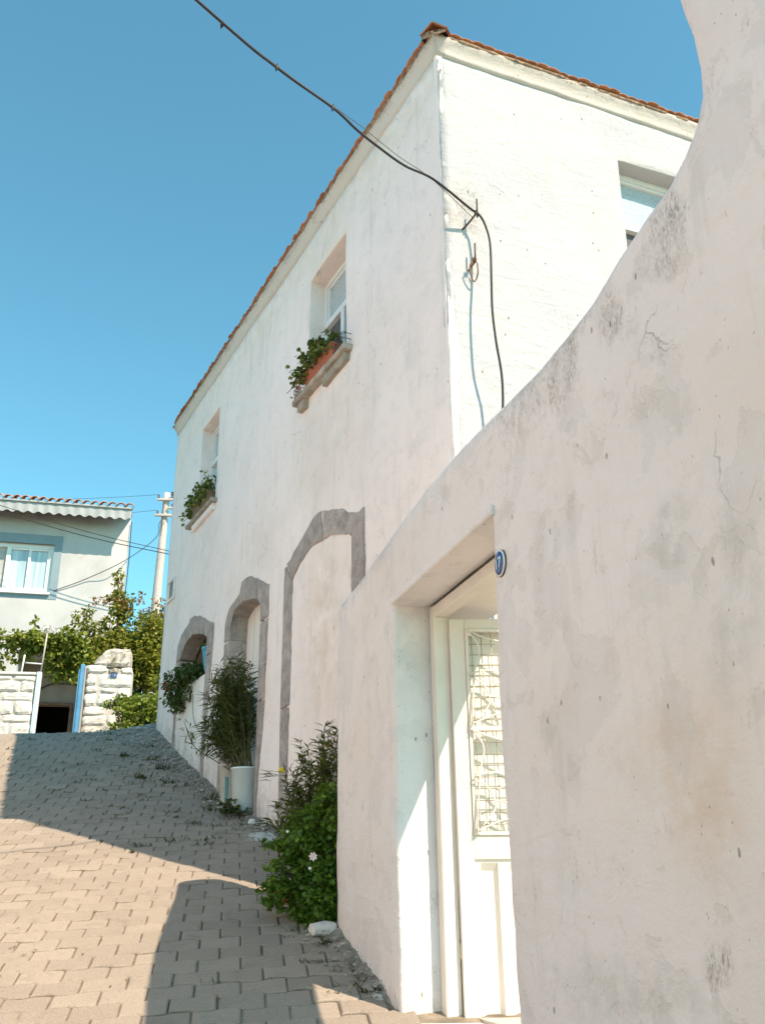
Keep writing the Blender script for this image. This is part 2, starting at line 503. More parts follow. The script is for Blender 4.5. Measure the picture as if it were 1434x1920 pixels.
M_verge = simple('verge_dirt', (0.25, 0.225, 0.195), 0.95, 0.3, 9, 0.9, 45, 0.1, dirt=(0.62, 0.60, 0.57), dthr=(0.56, 0.68), damt=0.55)
M_rubble = simple('rubble', (0.34, 0.31, 0.28), 0.95, 0.3, 8, 0.8, 50, 0.1, dirt=(0.66, 0.64, 0.62), dthr=(0.52, 0.62), damt=0.7)

# ------------------------------------------------------------------ ground
GY = [-40, 0, 5.2, 9.2, 10.76, 12.4, 13.5, 14.2, 15.2, 400]
GZ = [-8.8, 0, 1.15, 2.25, 2.70, 3.33, 3.79, 4.0, 4.05, 4.05]
def g(y):
    return float(sum(np.interp(y + d, GY, GZ) for d in (-0.25, -0.12, 0, 0.12, 0.25)) / 5)
def slope(y):
    return (g(y + 0.05) - g(y - 0.05)) / 0.1

FAC = Frame(0.5286, 6.2778, -27.1, -1)      # street front of the white house
SID = Frame(0.5286, 6.2778, 67.2, 1)        # its sunlit end wall
NW = Frame(0.0924, 5.1992, -17.3, -1)       # near courtyard wall

xs = [-300, -120, -60, -30, -18] + list(np.arange(-12, 6.1, 0.5)) + [9, 14, 25, 60, 120, 300]
ys = [-40, -20, -10, -5] + list(np.arange(-3, 18.1, 0.25)) + [22, 30, 45, 70, 120, 200, 400]
gv, gf = [], []
for y in ys:
    for x in xs:
        gv.append((x, y, g(y) - 0.0115 + 0.002 * nz(x, y, 0, 2.0)))
nx = len(xs)
for j in range(len(ys) - 1):
    for i in range(nx - 1):
        gf.append((j * nx + i, j * nx + i + 1, (j + 1) * nx + i + 1, (j + 1) * nx + i))
tag(link('ground', mesh_from('ground', gv, gf), M_joint, None, True), kind='structure')

# S-shaped interlocking pavers, laid in running bond across the lane
PU, PV = 0.246, 0.178
PD = Frame(-1.0, 7.0, 81.0, 1)              # u runs across the lane, PD.n points down the hill
def wave(u):
    x = (u / PU) % 1.0
    k = math.sin(2 * math.pi * x)
    return 0.011 * max(-1, min(1, k * 1.7))
def paver_outline(gap):
    n = 10
    a, b = gap, PU - gap
    low = [(a + (b - a) * i / n, gap + wave(a + (b - a) * i / n)) for i in range(n + 1)]
    up = [(a + (b - a) * i / n, PV - gap + wave(a + (b - a) * i / n + PU / 2)) for i in range(n + 1)]
    return low + up[::-1]
def paver_mesh():
    V, F = [], []
    for gap, z in ((0.002, -0.03), (0.002, -0.008), (0.012, 0.0)):
        V += [(x - PU / 2, y - PV / 2, z) for x, y in paver_outline(gap)]
    n = len(V) // 3
    for k in range(2):
        for i in range(n):
            j = (i + 1) % n
            F.append((k * n + i, k * n + j, (k + 1) * n + j, (k + 1) * n + i))
    m = n // 2
    for i in range(m - 1):
        F.append((2 * n + i, 2 * n + i + 1, 2 * n + n - 2 - i, 2 * n + n - 1 - i))
    return V, F
PVV, PVF = paver_mesh()
pav_root = empty('pavement', (-1.0, 7.0, g(7.0)))
tag(pav_root, kind='structure')
pav_me = mesh_from('paver', PVV, PVF)
PEDGE = np.array([1.0] * (len(PVV) * 2 // 3) + [0.0] * (len(PVV) // 3), dtype=np.float32)
_a = pav_me.attributes.new('edge', 'FLOAT', 'POINT'); _a.data.foreach_set('value', PEDGE)
pav_me.materials.append(M_paver)
spots = []
au = PD.u
av = -PD.n
for k in range(-42, 64):
    for i in range(-36, 24):
        c = PD.o + au * ((i + 0.5 + 0.5 * (k % 2)) * PU) + av * ((k + 0.5) * PV)
        x, y = c.x, c.y
        if not (1.0 < y < 15.3 and x > -7.2): continue
        sf, nf = FAC.sn(x, y)
        sw, nw = NW.sn(x, y)
        if nf < -0.02: continue
        if sw < 1.5 and nw < -0.03: continue
        if x > 1.5: continue
        spots.append((c, k, i))
def paver_matrix(c, k, i):
    r = random.Random(k * 977 + i * 131)
    z = g(c.y) + r.uniform(-0.004, 0.004) + 0.010 * nz(c.x, c.y, 3, 1.1)
    sl = slope(c.y)
    nrm = Vector((r.uniform(-0.026, 0.026), -sl + r.uniform(-0.034, 0.034), 1)).normalized()
    ex = au.copy(); ex = (ex - nrm * ex.dot(nrm)).normalized()
    ey = nrm.cross(ex)
    f = math.sqrt(1 + sl * sl * av.y ** 2)
    M = Matrix((( ex.x, ey.x * f, nrm.x, c.x), (ex.y, ey.y * f, nrm.y, c.y), (ex.z, ey.z * f, nrm.z, z), (0, 0, 0, 1)))
    return M
def in_view(c):
    v = Vector((c.x, c.y, g(c.y) - 1.75))
    zc = v.dot(_f)
    if zc < 0.5: return None
    X = 717 + 1780 * v.dot(_x2) / zc
    Y = 960 - 1780 * v.dot(_u2) / zc
    return X, Y, zc
order = []
for sp in spots:
    q = in_view(sp[0])
    vis = q is not None and -60 < q[0] < 1434 and q[1] < 1945
    order.append((q[2] if vis else 1e6 + sp[0].length, sp))
order.sort(key=lambda t: t[0])
single = [s for d, s in order[:298]]
rest = [s for d, s in order[298:]]
wp = wloc(pav_root)
for s in single:
    o = bpy.data.objects.new('paver', pav_me)
    COL.objects.link(o)
    o.parent = pav_root
    o.matrix_local = Matrix.Translation(-wp) @ paver_matrix(*s)
base_v = np.array(PVV)
nvp = len(PVV)
allv, allf, tone = [], [], []
for q, s in enumerate(rest):
    Mx = np.array(paver_matrix(*s))
    allv.append(base_v @ Mx[:3, :3].T + Mx[:3, 3])
    allf += [tuple(a + q * nvp for a in f) for f in PVF]
    tone.append(np.full(nvp, random.Random(s[1] * 31 + s[2]).random() * 0.5))
def set_attr(me, name, arr):
    a = me.attributes.new(name, 'FLOAT', 'POINT')
    a.data.foreach_set('value', np.asarray(arr, dtype=np.float32))
me = mesh_from('paver_field', np.concatenate(allv), allf)
set_attr(me, 'tone', np.concatenate(tone))
set_attr(me, 'edge', np.tile(PEDGE, len(rest)))
tag(link('paver_field', me, M_paver, pav_root), kind='stuff')

# ------------------------------------------------------------------ rough plaster sheets
def densify(poly, step):
    outp = []
    n = len(poly)
    for i in range(n):
        a, b = np.array(poly[i], float), np.array(poly[(i + 1) % n], float)
        k = max(1, int(round(np.linalg.norm(b - a) / step)))
        for j in range(k):
            outp.append(a + (b - a) * j / k)
    return np.array(outp)

def inside(pts, poly):
    x, y = pts[:, 0], pts[:, 1]
    r = np.zeros(len(pts), bool)
    n = len(poly)
    for i in range(n):
        x0, y0 = poly[i]; x1, y1 = poly[(i + 1) % n]
        c = ((y0 > y) != (y1 > y))
        with np.errstate(divide='ignore', invalid='ignore'):
            xi = (x1 - x0) * (y - y0) / (y1 - y0 + 1e-12) + x0
        r ^= c & (x < xi)
    return r

def area2(poly):
    x, y = poly[:, 0], poly[:, 1]
    return float(np.sum(x * np.roll(y, -1) - np.roll(x, -1) * y))

def offset_loop(poly, d):
    """move a closed loop outward by d (negative: inward)"""
    sgn = 1 if area2(poly) > 0 else -1
    e = np.roll(poly, -1, 0) - np.roll(poly, 1, 0)
    L = np.linalg.norm(e, axis=1, keepdims=True) + 1e-12
    nrm = np.stack([e[:, 1], -e[:, 0]], 1) / L * sgn
    return poly + nrm * d

def plaster_wall(name, fr, outline, holes, step, amp, mat, parent, edge_r=0.0, thick=0.3, attrs=None, hole_bev=0.012, seed=0.0, fine=1.0):
    """outline and holes in (s, z); holes = [(poly, depth)]; real undulation, rounded rim, reveals"""
    OL = densify(outline, step)
    if area2(OL) < 0: OL = OL[::-1]
    HL = []
    for h, dep in holes:
        q = densify(h, step * 0.8)
        if area2(q) < 0: q = q[::-1]
        HL.append((q, dep))
    front = offset_loop(OL, -edge_r) if edge_r > 0 else OL
    hf = [offset_loop(q, hole_bev) for q, _ in HL]
    lo, hi = front.min(0), front.max(0)
    gx, gy = np.meshgrid(np.arange(lo[0], hi[0], step), np.arange(lo[1], hi[1], step))
    gp = np.stack([gx.ravel(), gy.ravel()], 1)
    gp = gp + np.random.default_rng(3).uniform(-0.2, 0.2, gp.shape) * step
    gp = gp[inside(gp, front)]
    for q in hf: gp = gp[~inside(gp, q)]
    bd = np.concatenate([front] + hf)
    keep = np.ones(len(gp), bool)
    for i in range(0, len(gp), 2000):
        d = np.min(np.linalg.norm(gp[i:i + 2000, None, :] - bd[None], axis=2), axis=1)
        keep[i:i + 2000] = d > step * 0.45
    gp = gp[keep]
    P2 = np.concatenate([bd, gp])
    edges, off, loops = [], 0, []
    for q in [front] + hf:
        n = len(q)
        edges += [(off + i, off + (i + 1) % n) for i in range(n)]
        loops.append(list(range(off, off + n)))
        off += n
    vo, eo, fo, ov, oe, of = delaunay_2d_cdt([Vector(p) for p in P2], edges, [], 0, 1e-6)
    V2 = np.array([tuple(v) for v in vo])
    inv = {}
    for i, l in enumerate(ov):
        for a in l: inv[a] = i
    F = np.array([f for f in fo if len(f) == 3])
    cen = V2[F].mean(1)
    ok = inside(cen, front)
    for q in hf: ok &= ~inside(cen, q)
    F = F[ok]
    def disp(s, z):
        return amp * (1.0 * nz(s, z, seed, 1.1) + 0.5 * nz(s, z, seed + 5, 3.1) + 0.28 * fine * nz(s, z, seed + 9, 8.5))
    V = [fr.p(s, z, disp(s, z)) for s, z in V2]
    S2 = [tuple(v) for v in V2]
    faces = [tuple(int(a) for a in f) for f in F]
    def ring(loop2d, n, jit=0.0):
        o = len(V)
        for s, z in loop2d:
            V.append(fr.p(s, z, n + disp(s, z) * 0.6 + jit * nz(s * 3, z * 3, n * 20)))
            S2.append((s, z))
        return list(range(o, o + len(loop2d)))
    def stitch(a, b):
        n = len(a)
        for i in range(n):
            j = (i + 1) % n
            faces.append((a[i], a[j], b[j], b[i]))
    prev = [inv[i] for i in loops[0]]
    if edge_r > 0:
        K = 7
        for k in range(1, K + 1):
            th = math.pi / 2 * k / K
            cur = ring(offset_loop(OL, -edge_r * (1 - math.sin(th))), -edge_r * (1 - math.cos(th)))
            stitch(prev, cur); prev = cur
        for k in range(1, K + 1):
            th = math.pi / 2 * (1 - k / K)
            cur = ring(offset_loop(OL, -edge_r * (1 - math.sin(th))), -thick + edge_r * (1 - math.cos(th)))
            stitch(prev, cur); prev = cur
        back = prev
    else:
        cur = ring(OL, -thick); stitch(prev, cur); back = cur
    for (q, dep), lp in zip(HL, loops[1:]):
        prev = [inv[i] for i in lp]
        rings = [(hole_bev * 0.3, -hole_bev * 0.3), (0, -hole_bev)]
        nst = max(1, int(dep / (step * 1.2)))
        rings += [(0, -hole_bev - (dep - hole_bev) * (k + 1) / nst) for k in range(nst)]
        for o_, n_ in rings:
            cur = ring(offset_loop(q, o_), n_, amp * 0.5)
            stitch(prev, cur); prev = cur
    me = mesh_from(name, V, faces)
    bm = bmesh.new(); bm.from_mesh(me)
    bmesh.ops.recalc_face_normals(bm, faces=bm.faces)
    # make the front look outward
    bm.faces.ensure_lookup_table()
    if bm.faces[0].normal.dot(fr.n) < 0:
        bmesh.ops.reverse_faces(bm, faces=bm.faces)
    bm.to_mesh(me); bm.free()
    if attrs:
        S2a = np.array(S2)
        for nm, fn in attrs.items():
            set_attr(me, nm, [max(0.0, min(1.0, fn(s, z))) for s, z in S2a])
    return link(name, me, mat, parent, True)

def blob(s, z, cs, cz, rs, rz, soft=1.0):
    d = math.hypot((s - cs) / rs, (z - cz) / rz)
    return max(0.0, 1 - d) ** soft

def prism(bm, fr, poly, n0, n1, jit=0.006, bev=0.008, seed=0):
    q = densify(poly, 0.05)
    q = offset_loop(q, -0.0045) if jit > 0.013 else q
    q = q + np.array([[nz(a * 9, b * 9, seed) * jit, nz(a * 9, b * 9, seed + 7) * jit] for a, b in q])
    qi = offset_loop(q, -bev)
    rb = [bm.verts.new(fr.p(s, z, n0)) for s, z in q]
    r1 = [bm.verts.new(fr.p(s, z, n1 - bev)) for s, z in q]
    r2 = [bm.verts.new(fr.p(s, z, n1 + 0.003 * nz(s * 6, z * 6, seed + 3))) for s, z in qi]
    n = len(q)
    for A, B in ((rb, r1), (r1, r2)):
        for i in range(n):
            j = (i + 1) % n
            bm.faces.new((A[i], A[j], B[j], B[i]))
    bmesh.ops.triangulate(bm, faces=[bm.faces.new(r2)])
    bm.faces.new(rb[::-1])

def stone_prism(name, fr, poly, n0, n1, mat, parent, seed=0, jit=0.006, bev=0.008):
    bm = bmesh.new()
    prism(bm, fr, poly, n0, n1, jit, bev, seed)
    return link(name, bm_mesh(name, bm), mat, parent)

def rock(name, fr, s0, s1, z0, z1, n0, n1, mat, parent, seed=0, rough=0.02, nu=9, nv=6):
    """one squared rubble stone with a rounded, uneven face"""
    V, F = [], []
    for j in range(nv):
        for i in range(nu):
            a, b = i / (nu - 1), j / (nv - 1)
            s, z = s0 + (s1 - s0) * a, z0 + (z1 - z0) * b
            ed = min(a, 1 - a) * (s1 - s0), min(b, 1 - b) * (z1 - z0)
            e = min(ed)
            rim = 1 - min(1.0, e / 0.028)
            n = n1 - 0.022 * rim ** 2 + rough * nz(s * 7, z * 7, seed) + rough * 0.9 * abs(nz(s * 15, z * 15, seed)) + rough * 0.5 * nz(s * 31, z * 31, seed)
            ca = 0.030 * nz(seed * 7.1 + round(a) * 3.3, round(b) * 5.7, 1.0); cb = 0.022 * nz(seed * 3.7 + round(a) * 2.9, round(b) * 4.1, 9.0)
            cr = max(0.0, 1 - math.hypot(min(a, 1 - a) * (s1 - s0), min(b, 1 - b) * (z1 - z0)) / 0.07) * 0.012
            s += 0.014 * nz(s * 6, z * 6, seed + 4) + ca * (1 - 2 * min(a, 1 - a)) - cr * (1 if a > 0.5 else -1)
            z += 0.014 * nz(s * 6, z * 6, seed + 8) + cb * (1 - 2 * min(b, 1 - b)) - cr * (1 if b > 0.5 else -1)
            V.append(fr.p(s, z, n))
    o = len(V)
    for j in range(nv):
        for i in range(nu):
            if i in (0, nu - 1) or j in (0, nv - 1):
                pass
    for j in range(nv - 1):
        for i in range(nu - 1):
            F.append((j * nu + i, j * nu + i + 1, (j + 1) * nu + i + 1, (j + 1) * nu + i))
    rimi = [i for i in range(nu)] + [j * nu + nu - 1 for j in range(1, nv)] + [(nv - 1) * nu + i for i in range(nu - 2, -1, -1)] + [j * nu for j in range(nv - 2, 0, -1)]
    bk = []
    dn = fr.n * (n0 - n1)
    for i in rimi:
        bk.append(len(V)); V.append(V[i] + dn)
    n = len(rimi)
    for i in range(n):
        j = (i + 1) % n
        F.append((rimi[i], rimi[j], bk[j], bk[i]))
    bm = bmesh.new()
    vs = [bm.verts.new(v) for v in V]
    for f in F: bm.faces.new([vs[i] for i in f])
    bm.faces.new([vs[i] for i in bk])
    return link(name, bm_mesh(name, bm), mat, parent, False)

# ------------------------------------------------------------------ the white house
house = empty('white_house', FAC.p(4.2, g(10.0), -2.5), 'two-storey whitewashed house with stone arches along the sloping lane', 'house')
WTOP = 8.615
def gfac(s):
    q = FAC.p(s, 0)
    return g(q.y)
A1h = [(7.33, 4.29), (7.36, 4.70), (7.27, 4.86), (7.05, 4.98), (6.7, 5.04), (6.38, 4.98), (6.05, 4.87), (5.9, 4.78), (5.9, 4.29)]
A2h = [(5.17, 1.9), (5.17, 4.68), (5.1, 4.80), (4.85, 4.90), (4.45, 4.92), (4.15, 4.84), (3.96, 4.70), (3.96, 3.6), (4.0, 1.9)]
W1h = [(1.90, 6.60), (2.84, 6.60), (2.85, 7.4), (2.835, 8.03), (1.905, 8.035)]
W2h = [(6.05, 6.60), (6.86, 6.60), (6.85, 8.02), (6.05, 8.025)]
fac_out = [(0, 0.6), (2, 1.1), (5, 2.0), (8.33, 2.9), (8.33, WTOP), (0, WTOP)]
def fac_lichen(s, z):
    h = z - gfac(s)
    v = 0.62 * max(0, 1 - h / 0.5) ** 1.3 + 0.25 * max(0, 1 - h / 1.2)
    v += 0.4 * blob(s, z, 6.3, 3.75, 0.28, 0.35) + 0.45 * blob(s, z, 6.75, 3.42, 0.1, 0.2)
    v += 0.35 * max(0, 1 - (WTOP - z) / 0.25) + 0.4 * blob(s, z, 0.0, 8.4, 0.25, 0.4)
    v += 0.22 * (0.5 + nz(s, z, 2, 1.2)) * (1 if 5 < z < 8 else 0.5)
    return v
def fac_beige(s, z):
    v = 0.8 * max(0, 1 - (WTOP - z) / 0.9)
    v += 0.55 * blob(s, z, 2.0, 6.0, 1.4, 0.9) + 0.45 * blob(s, z, 6.4, 6.1, 0.9, 0.6) + 1.3 * blob(s, z, 2.35, 4.0, 0.75, 1.3)
    h = z - gfac(s)
    return v + 0.5 * max(0, 1 - h / 0.6)
fw = plaster_wall('front_wall', FAC, fac_out, [(A1h, 0.26), (A2h, 0.22), (W1h, 0.24), (W2h, 0.24)], 0.085, 0.011, M_house, house,
                  attrs={'lichen': fac_lichen, 'beige': fac_beige})
SWh = [(1.82, 6.55), (1.83, 7.3), (1.845, 8.04), (2.75, 8.045), (2.75, 6.55)]
sid_out = [(0, 0.4), (6.2, 0.4), (6.2, WTOP), (0, WTOP)]
def sid_lichen(s, z):
    v = 0.55 * blob(s, z, 0.05, 8.3, 0.18, 0.5) + 0.5 * blob(s, z, 0.16, 7.0, 0.3, 0.35)
    v += 0.4 * max(0, 1 - s / 0.07) * (0.5 + nz(0, z, 4, 4))
    return v + 0.42 * (0.45 + nz(s, z, 8, 1.6))
def sid_beige(s, z):
    return 0.75 * blob(s, z, 0.18, 6.95, 0.35, 0.45) + 0.8 * blob(s, z, 0.24, 6.42, 0.10, 0.16)
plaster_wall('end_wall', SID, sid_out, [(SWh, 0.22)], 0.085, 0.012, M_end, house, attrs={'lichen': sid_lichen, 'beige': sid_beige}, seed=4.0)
# rough rounded arris where the two walls meet
cv, cf = [], []
NZ = 90
for i in range(NZ + 1):
    z = 0.6 + (WTOP - 0.6) * i / NZ
    for k in range(6):
        th = k / 5
        # from the front wall round to the end wall
        a = FAC.p(0.05, z, 0.0); b = SID.p(0.05, z, 0.0); c = FAC.p(-0.004, z, 0.006)
        q = a.lerp(c, th).lerp(c.lerp(b, th), th)
        o = (FAC.n + SID.n).normalized() * (0.010 + 0.016 * nz(z * 7, k * 0.4, 1) + 0.012 * nz(z * 19, k * 0.7, 2))
        w = math.sin(math.pi * th)
        cv.append(q + o * w + (FAC.n * 0.002 if k == 0 else SID.n * 0.002 if k == 5 else Vector()))
for i in range(NZ):
    for k in range(5):
        cf.append((i * 6 + k, i * 6 + k + 1, (i + 1) * 6 + k + 1, (i + 1) * 6 + k))
link('corner_arris', mesh_from('corner_arris', cv, cf), M_house, house, True)
# hidden faces of the house
hq = [FAC.p(8.31, 0, -0.02), FAC.p(7.1, 0, -0.95), SID.p(6.2, 0, -0.02)]
link('rear_wall', mesh_from('rear_wall', [Vector((q.x, q.y, z)) for q in hq for z in (1.0, WTOP)], [(0, 2, 3, 1), (2, 4, 5, 3)]), M_house, house)

# cornice: a flared plaster cove under the tiles
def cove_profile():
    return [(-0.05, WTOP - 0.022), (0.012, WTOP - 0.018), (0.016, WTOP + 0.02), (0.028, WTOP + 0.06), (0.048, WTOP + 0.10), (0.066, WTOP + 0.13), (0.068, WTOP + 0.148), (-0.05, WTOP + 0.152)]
def cove_run(name, A, B, mit0, mit1, n):
    """A, B corner points (world xy), outward normal n; mit = extra length per metre of overhang at each end"""
    d = (B - A).normalized()
    L = (B - A).length
    K = max(2, int(L / 0.12))
    V, F = [], []
    prof = cove_profile()
    for i in range(K + 1):
        for o_, z_ in prof:
            a = A - d * mit0 * max(0, o_); b = B + d * mit1 * max(0, o_)
            q = a.lerp(b, i / K)
            k = 0.007 * nz(q.x * 2, q.y * 2, z_ * 6) + 0.004 * nz(q.x * 9, q.y * 9, z_ * 9)
            V.append(Vector((q.x, q.y, z_ + k)) + n * (o_ + k))
    m = len(prof)
    for i in range(K):
        for k in range(m - 1):
            F.append((i * m + k, (i + 1) * m + k, (i + 1) * m + k + 1, i * m + k + 1))
    F.append(tuple(range(m))); F.append(tuple(K * m + k for k in range(m))[::-1])
    me = mesh_from(name, V, F)
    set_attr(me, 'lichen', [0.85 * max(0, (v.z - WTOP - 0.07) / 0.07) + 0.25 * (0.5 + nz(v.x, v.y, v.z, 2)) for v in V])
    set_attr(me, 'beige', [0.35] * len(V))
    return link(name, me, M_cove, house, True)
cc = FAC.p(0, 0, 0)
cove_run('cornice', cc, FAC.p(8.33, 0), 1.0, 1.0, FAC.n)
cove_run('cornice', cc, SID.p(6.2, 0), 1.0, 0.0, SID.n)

# roof: hipped slab, eaves tiles one by one
ZR = WTOP + 0.152
def roofpt(f, n): return f
rq = SID.p(6.25, ZR, 0.04)
rc = [FAC.p(-0.02, ZR, 0.04), FAC.p(8.36, ZR, 0.04), FAC.p(7.1, ZR, -0.97), Vector((rq.x, rq.y, ZR))]
rv = [rc[0], rc[1], rc[2], rc[3], FAC.p(2.6, ZR + 0.45, -2.4), FAC.p(4.6, ZR + 0.35, -1.2)]
roof = link('roof', mesh_from('roof', rv, [(0, 1, 5, 4), (1, 2, 5), (2, 3, 4, 5), (3, 0, 4), (0, 3, 2, 1)]), M_tile, house)
# bedding mortar under the tile edge
def bedding(fr, s0, s1):
    K = int(abs(s1 - s0) / 0.05)
    V, F = [], []
    for i in range(K + 1):
        s = s0 + (s1 - s0) * i / K
        j = 0.018 * nz(s * 7, 3.3, 1) + 0.012 * nz(s * 21, 1.1, 4)
        for n_, z_ in ((0.0, ZR - 0.025), (0.063 + j, ZR - 0.022 + j * 0.5), (0.076 + j, ZR + 0.005), (0.04, ZR + 0.035), (0.0, ZR + 0.025)):
            V.append(fr.p(s, z_, n_))
    for i in range(K):
        for k in range(4):
            F.append((i * 5 + k, (i + 1) * 5 + k, (i + 1) * 5 + k + 1, i * 5 + k + 1))
    link('tile_bedding', mesh_from('tile_bedding', V, F), M_bed, house, True)
bedding(FAC, -0.08, 8.41)
bedding(SID, -0.08, 6.2)
def tile_mesh(convex, w=0.105, L=0.42, th=0.014, arc=0.62, seg=7):
    """barrel tile: axis along +Y (up the slope), mouth at y = 0"""
    V, F = [], []
    rows = 2
    for r_ in (w, w - th):
        for j in range(rows):
            for k in range(seg + 1):
                t = math.pi * (k / seg)
                x = math.cos(t) * r_ * (1.0 - 0.08 * j)
                z = math.sin(t) * r_ * arc
                V.append((x, j * L, z if convex else -z))
    m = seg + 1
    for s_ in (0, 1):
        for k in range(seg):
            a = s_ * rows * m + k
            F.append((a, a + 1, a + m + 1, a + m) if s_ == 0 else (a + m, a + m + 1, a + 1, a))
    B_ = rows * m
    for k in range(seg):
        F.append((k + 1, k, B_ + k, B_ + k + 1))
        F.append((m + k, m + k + 1, B_ + m + k + 1, B_ + m + k))
    for k, kk in ((0, 0), (seg, seg)):
        F.append((k, k + m, B_ + k + m, B_ + k))
    me = mesh_from('roof_tile', V, F)
    bm = bmesh.new(); bm.from_mesh(me); bmesh.ops.recalc_face_normals(bm, faces=bm.faces); bm.to_mesh(me); bm.free()
    me.materials.append(M_tile)
    me.polygons.foreach_set('use_smooth', [True] * len(me.polygons))
    return me
TC, TP = tile_mesh(True, 0.060, 0.42, 0.016, 0.32), None
def place_tile(me, p, out_n, par, r, pitch=14):
    y = -out_n.copy()
    y.z = math.tan(R(pitch)); y.normalize()
    y = (y + Vector((r.uniform(-0.04, 0.04), r.uniform(-0.04, 0.04), r.uniform(-0.02, 0.02)))).normalized()
    x = y.cross(Vector((0, 0, 1))).normalized()
    z = x.cross(y)
    o = bpy.data.objects.new('roof_tile', me)
    COL.objects.link(o)
    o.parent = par
    o.matrix_local = Matrix.Translation(-wloc(par)) @ Matrix(((x.x, y.x, z.x, p.x), (x.y, y.y, z.y, p.y), (x.z, y.z, z.z, p.z), (0, 0, 0, 1)))
rt = random.Random(5)
for fr, s0, s1 in ((FAC, 0.10, 8.35), (SID, 0.16, 6.1)):
    s = s0
    while s < s1:
        ov = 0.086 + rt.uniform(-0.012, 0.012)
        place_tile(TC, fr.p(s, ZR + 0.026 + rt.uniform(-0.005, 0.006), ov), fr.n, house, rt)
        s += 0.112
# hip tile on the corner, pointing up and out
hn = (FAC.n + SID.n).normalized()
TH = tile_mesh(True, 0.125, 0.5, 0.02, 0.72, 2)
TH.polygons.foreach_set('use_smooth', [False] * len(TH.polygons))
p = FAC.p(0, ZR + 0.03, 0) + hn * 0.08
place_tile(TH, p, hn, house, rt, 20)
link('hip_mortar', mesh_from('hip_mortar', *(lambda: (
    [FAC.p(0, ZR - 0.02, 0) + hn * (0.068 + 0.01 * math.sin(k)) + Vector((0, 0, 0.08 * math.sin(math.pi * k / 8))) + hn.cross(Vector((0, 0, 1))) * (0.115 * math.cos(math.pi * k / 8)) for k in range(9)]
    + [FAC.p(0, ZR, 0) - hn * 0.3 + Vector((0, 0, 0.10 * math.sin(math.pi * k / 8) + 0.1)) + hn.cross(Vector((0, 0, 1))) * (0.11 * math.cos(math.pi * k / 8)) for k in range(9)],
    [tuple(range(9))] + [(k, k + 1, 10 + k, 9 + k) for k in range(8)]))()), M_bed, house)

# stone arch surrounds, stone by stone
A2 = [
 [(5.28, 1.9), (5.28, 3.90), (5.07, 3.90), (5.07, 1.9)],
 [(5.28, 3.908), (5.278, 4.48), (5.07, 4.48), (5.07, 3.908)],
 [(5.278, 4.49), (5.275, 4.75), (5.146, 4.90), (4.90, 4.955), (4.79, 4.97), (4.79, 4.83), (4.93, 4.81), (5.04, 4.75), (5.07, 4.66), (5.07, 4.49)],
 [(4.782, 4.972), (4.73, 5.10), (4.60, 5.11), (4.47, 5.095), (4.20, 4.99), (4.175, 4.73), (4.30, 4.775), (4.44, 4.805), (4.62, 4.83), (4.782, 4.832)],
 [(4.192, 4.985), (3.98, 4.885), (3.81, 4.80), (3.80, 4.45), (4.037, 4.45), (4.035, 4.56), (4.06, 4.64), (4.167, 4.722)],
 [(4.037, 4.44), (3.80, 4.44), (3.86, 3.60), (4.04, 3.60)],
 [(4.04, 3.592), (3.86, 3.592), (3.955, 2.6), (3.96, 1.9), (4.035, 1.9)]]
A1 = [
 [(7.37, 3.0), (7.35, 4.3), (7.417, 4.70), (7.232, 4.70), (7.24, 4.3), (7.29, 3.0)],
 [(7.417, 4.708), (7.39, 4.92), (7.215, 5.07), (6.87, 5.144), (6.828, 5.19), (6.828, 4.905), (6.947, 4.886), (7.122, 4.79), (7.232, 4.708)],
 [(6.82, 5.19), (6.654, 5.18), (6.38, 5.116), (6.12, 5.01), (6.125, 4.79), (6.38, 4.867), (6.69, 4.92), (6.82, 4.908)],
 [(6.112, 5.005), (5.94, 4.935), (5.77, 4.87), (5.774, 4.50), (5.997, 4.50), (6.01, 4.73), (6.115, 4.785)],
 [(5.997, 4.492), (5.774, 4.492), (5.82, 4.09), (5.84, 3.7), (6.0, 3.7)],
 [(6.0, 3.692), (5.84, 3.692), (5.87, 3.3), (5.85, 2.3), (5.98, 2.3)]]
A3 = [
 [(3.36, 1.8), (3.36, 3.40), (3.155, 3.40), (3.165, 1.8)],
 [(3.36, 3.408), (3.355, 4.84), (3.30, 4.862), (3.145, 4.62), (3.145, 3.408)],
 [(3.292, 4.868), (3.195, 4.904), (2.944, 5.011), (2.807, 5.044), (2.646, 5.05), (2.636, 5.14), (2.53, 5.16), (2.40, 5.14), (2.378, 4.835), (2.63, 4.84), (2.78, 4.815), (2.97, 4.756), (3.10, 4.69), (3.15, 4.64)],
 [(2.39, 5.138), (2.35, 5.133), (2.262, 5.08), (2.127, 5.06), (1.972, 5.0), (1.856, 4.94), (1.732, 4.876), (1.752, 4.657), (1.81, 4.695), (1.935, 4.748), (2.153, 4.812), (2.368, 4.833)],
 [(1.724, 4.87), (1.579, 4.84), (1.493, 4.846), (1.491, 4.57), (1.5, 3.8), (1.735, 3.8), (1.745, 4.648)],
 [(1.735, 3.792), (1.5, 3.792), (1.5, 1.6), (1.735, 1.6)]]
for i, q in enumerate(A2): stone_prism('arch_stone', FAC, q, -0.215, 0.016, M_stone, house, i, 0.016)
for i, q in enumerate(A1): stone_prism('arch_stone', FAC, q, -0.20, 0.016, M_stone, house, 20 + i, 0.016)
for i, q in enumerate(A3): stone_prism('arch_stone', FAC, q, -0.05, 0.017, M_stone, house, 40 + i, 0.02)
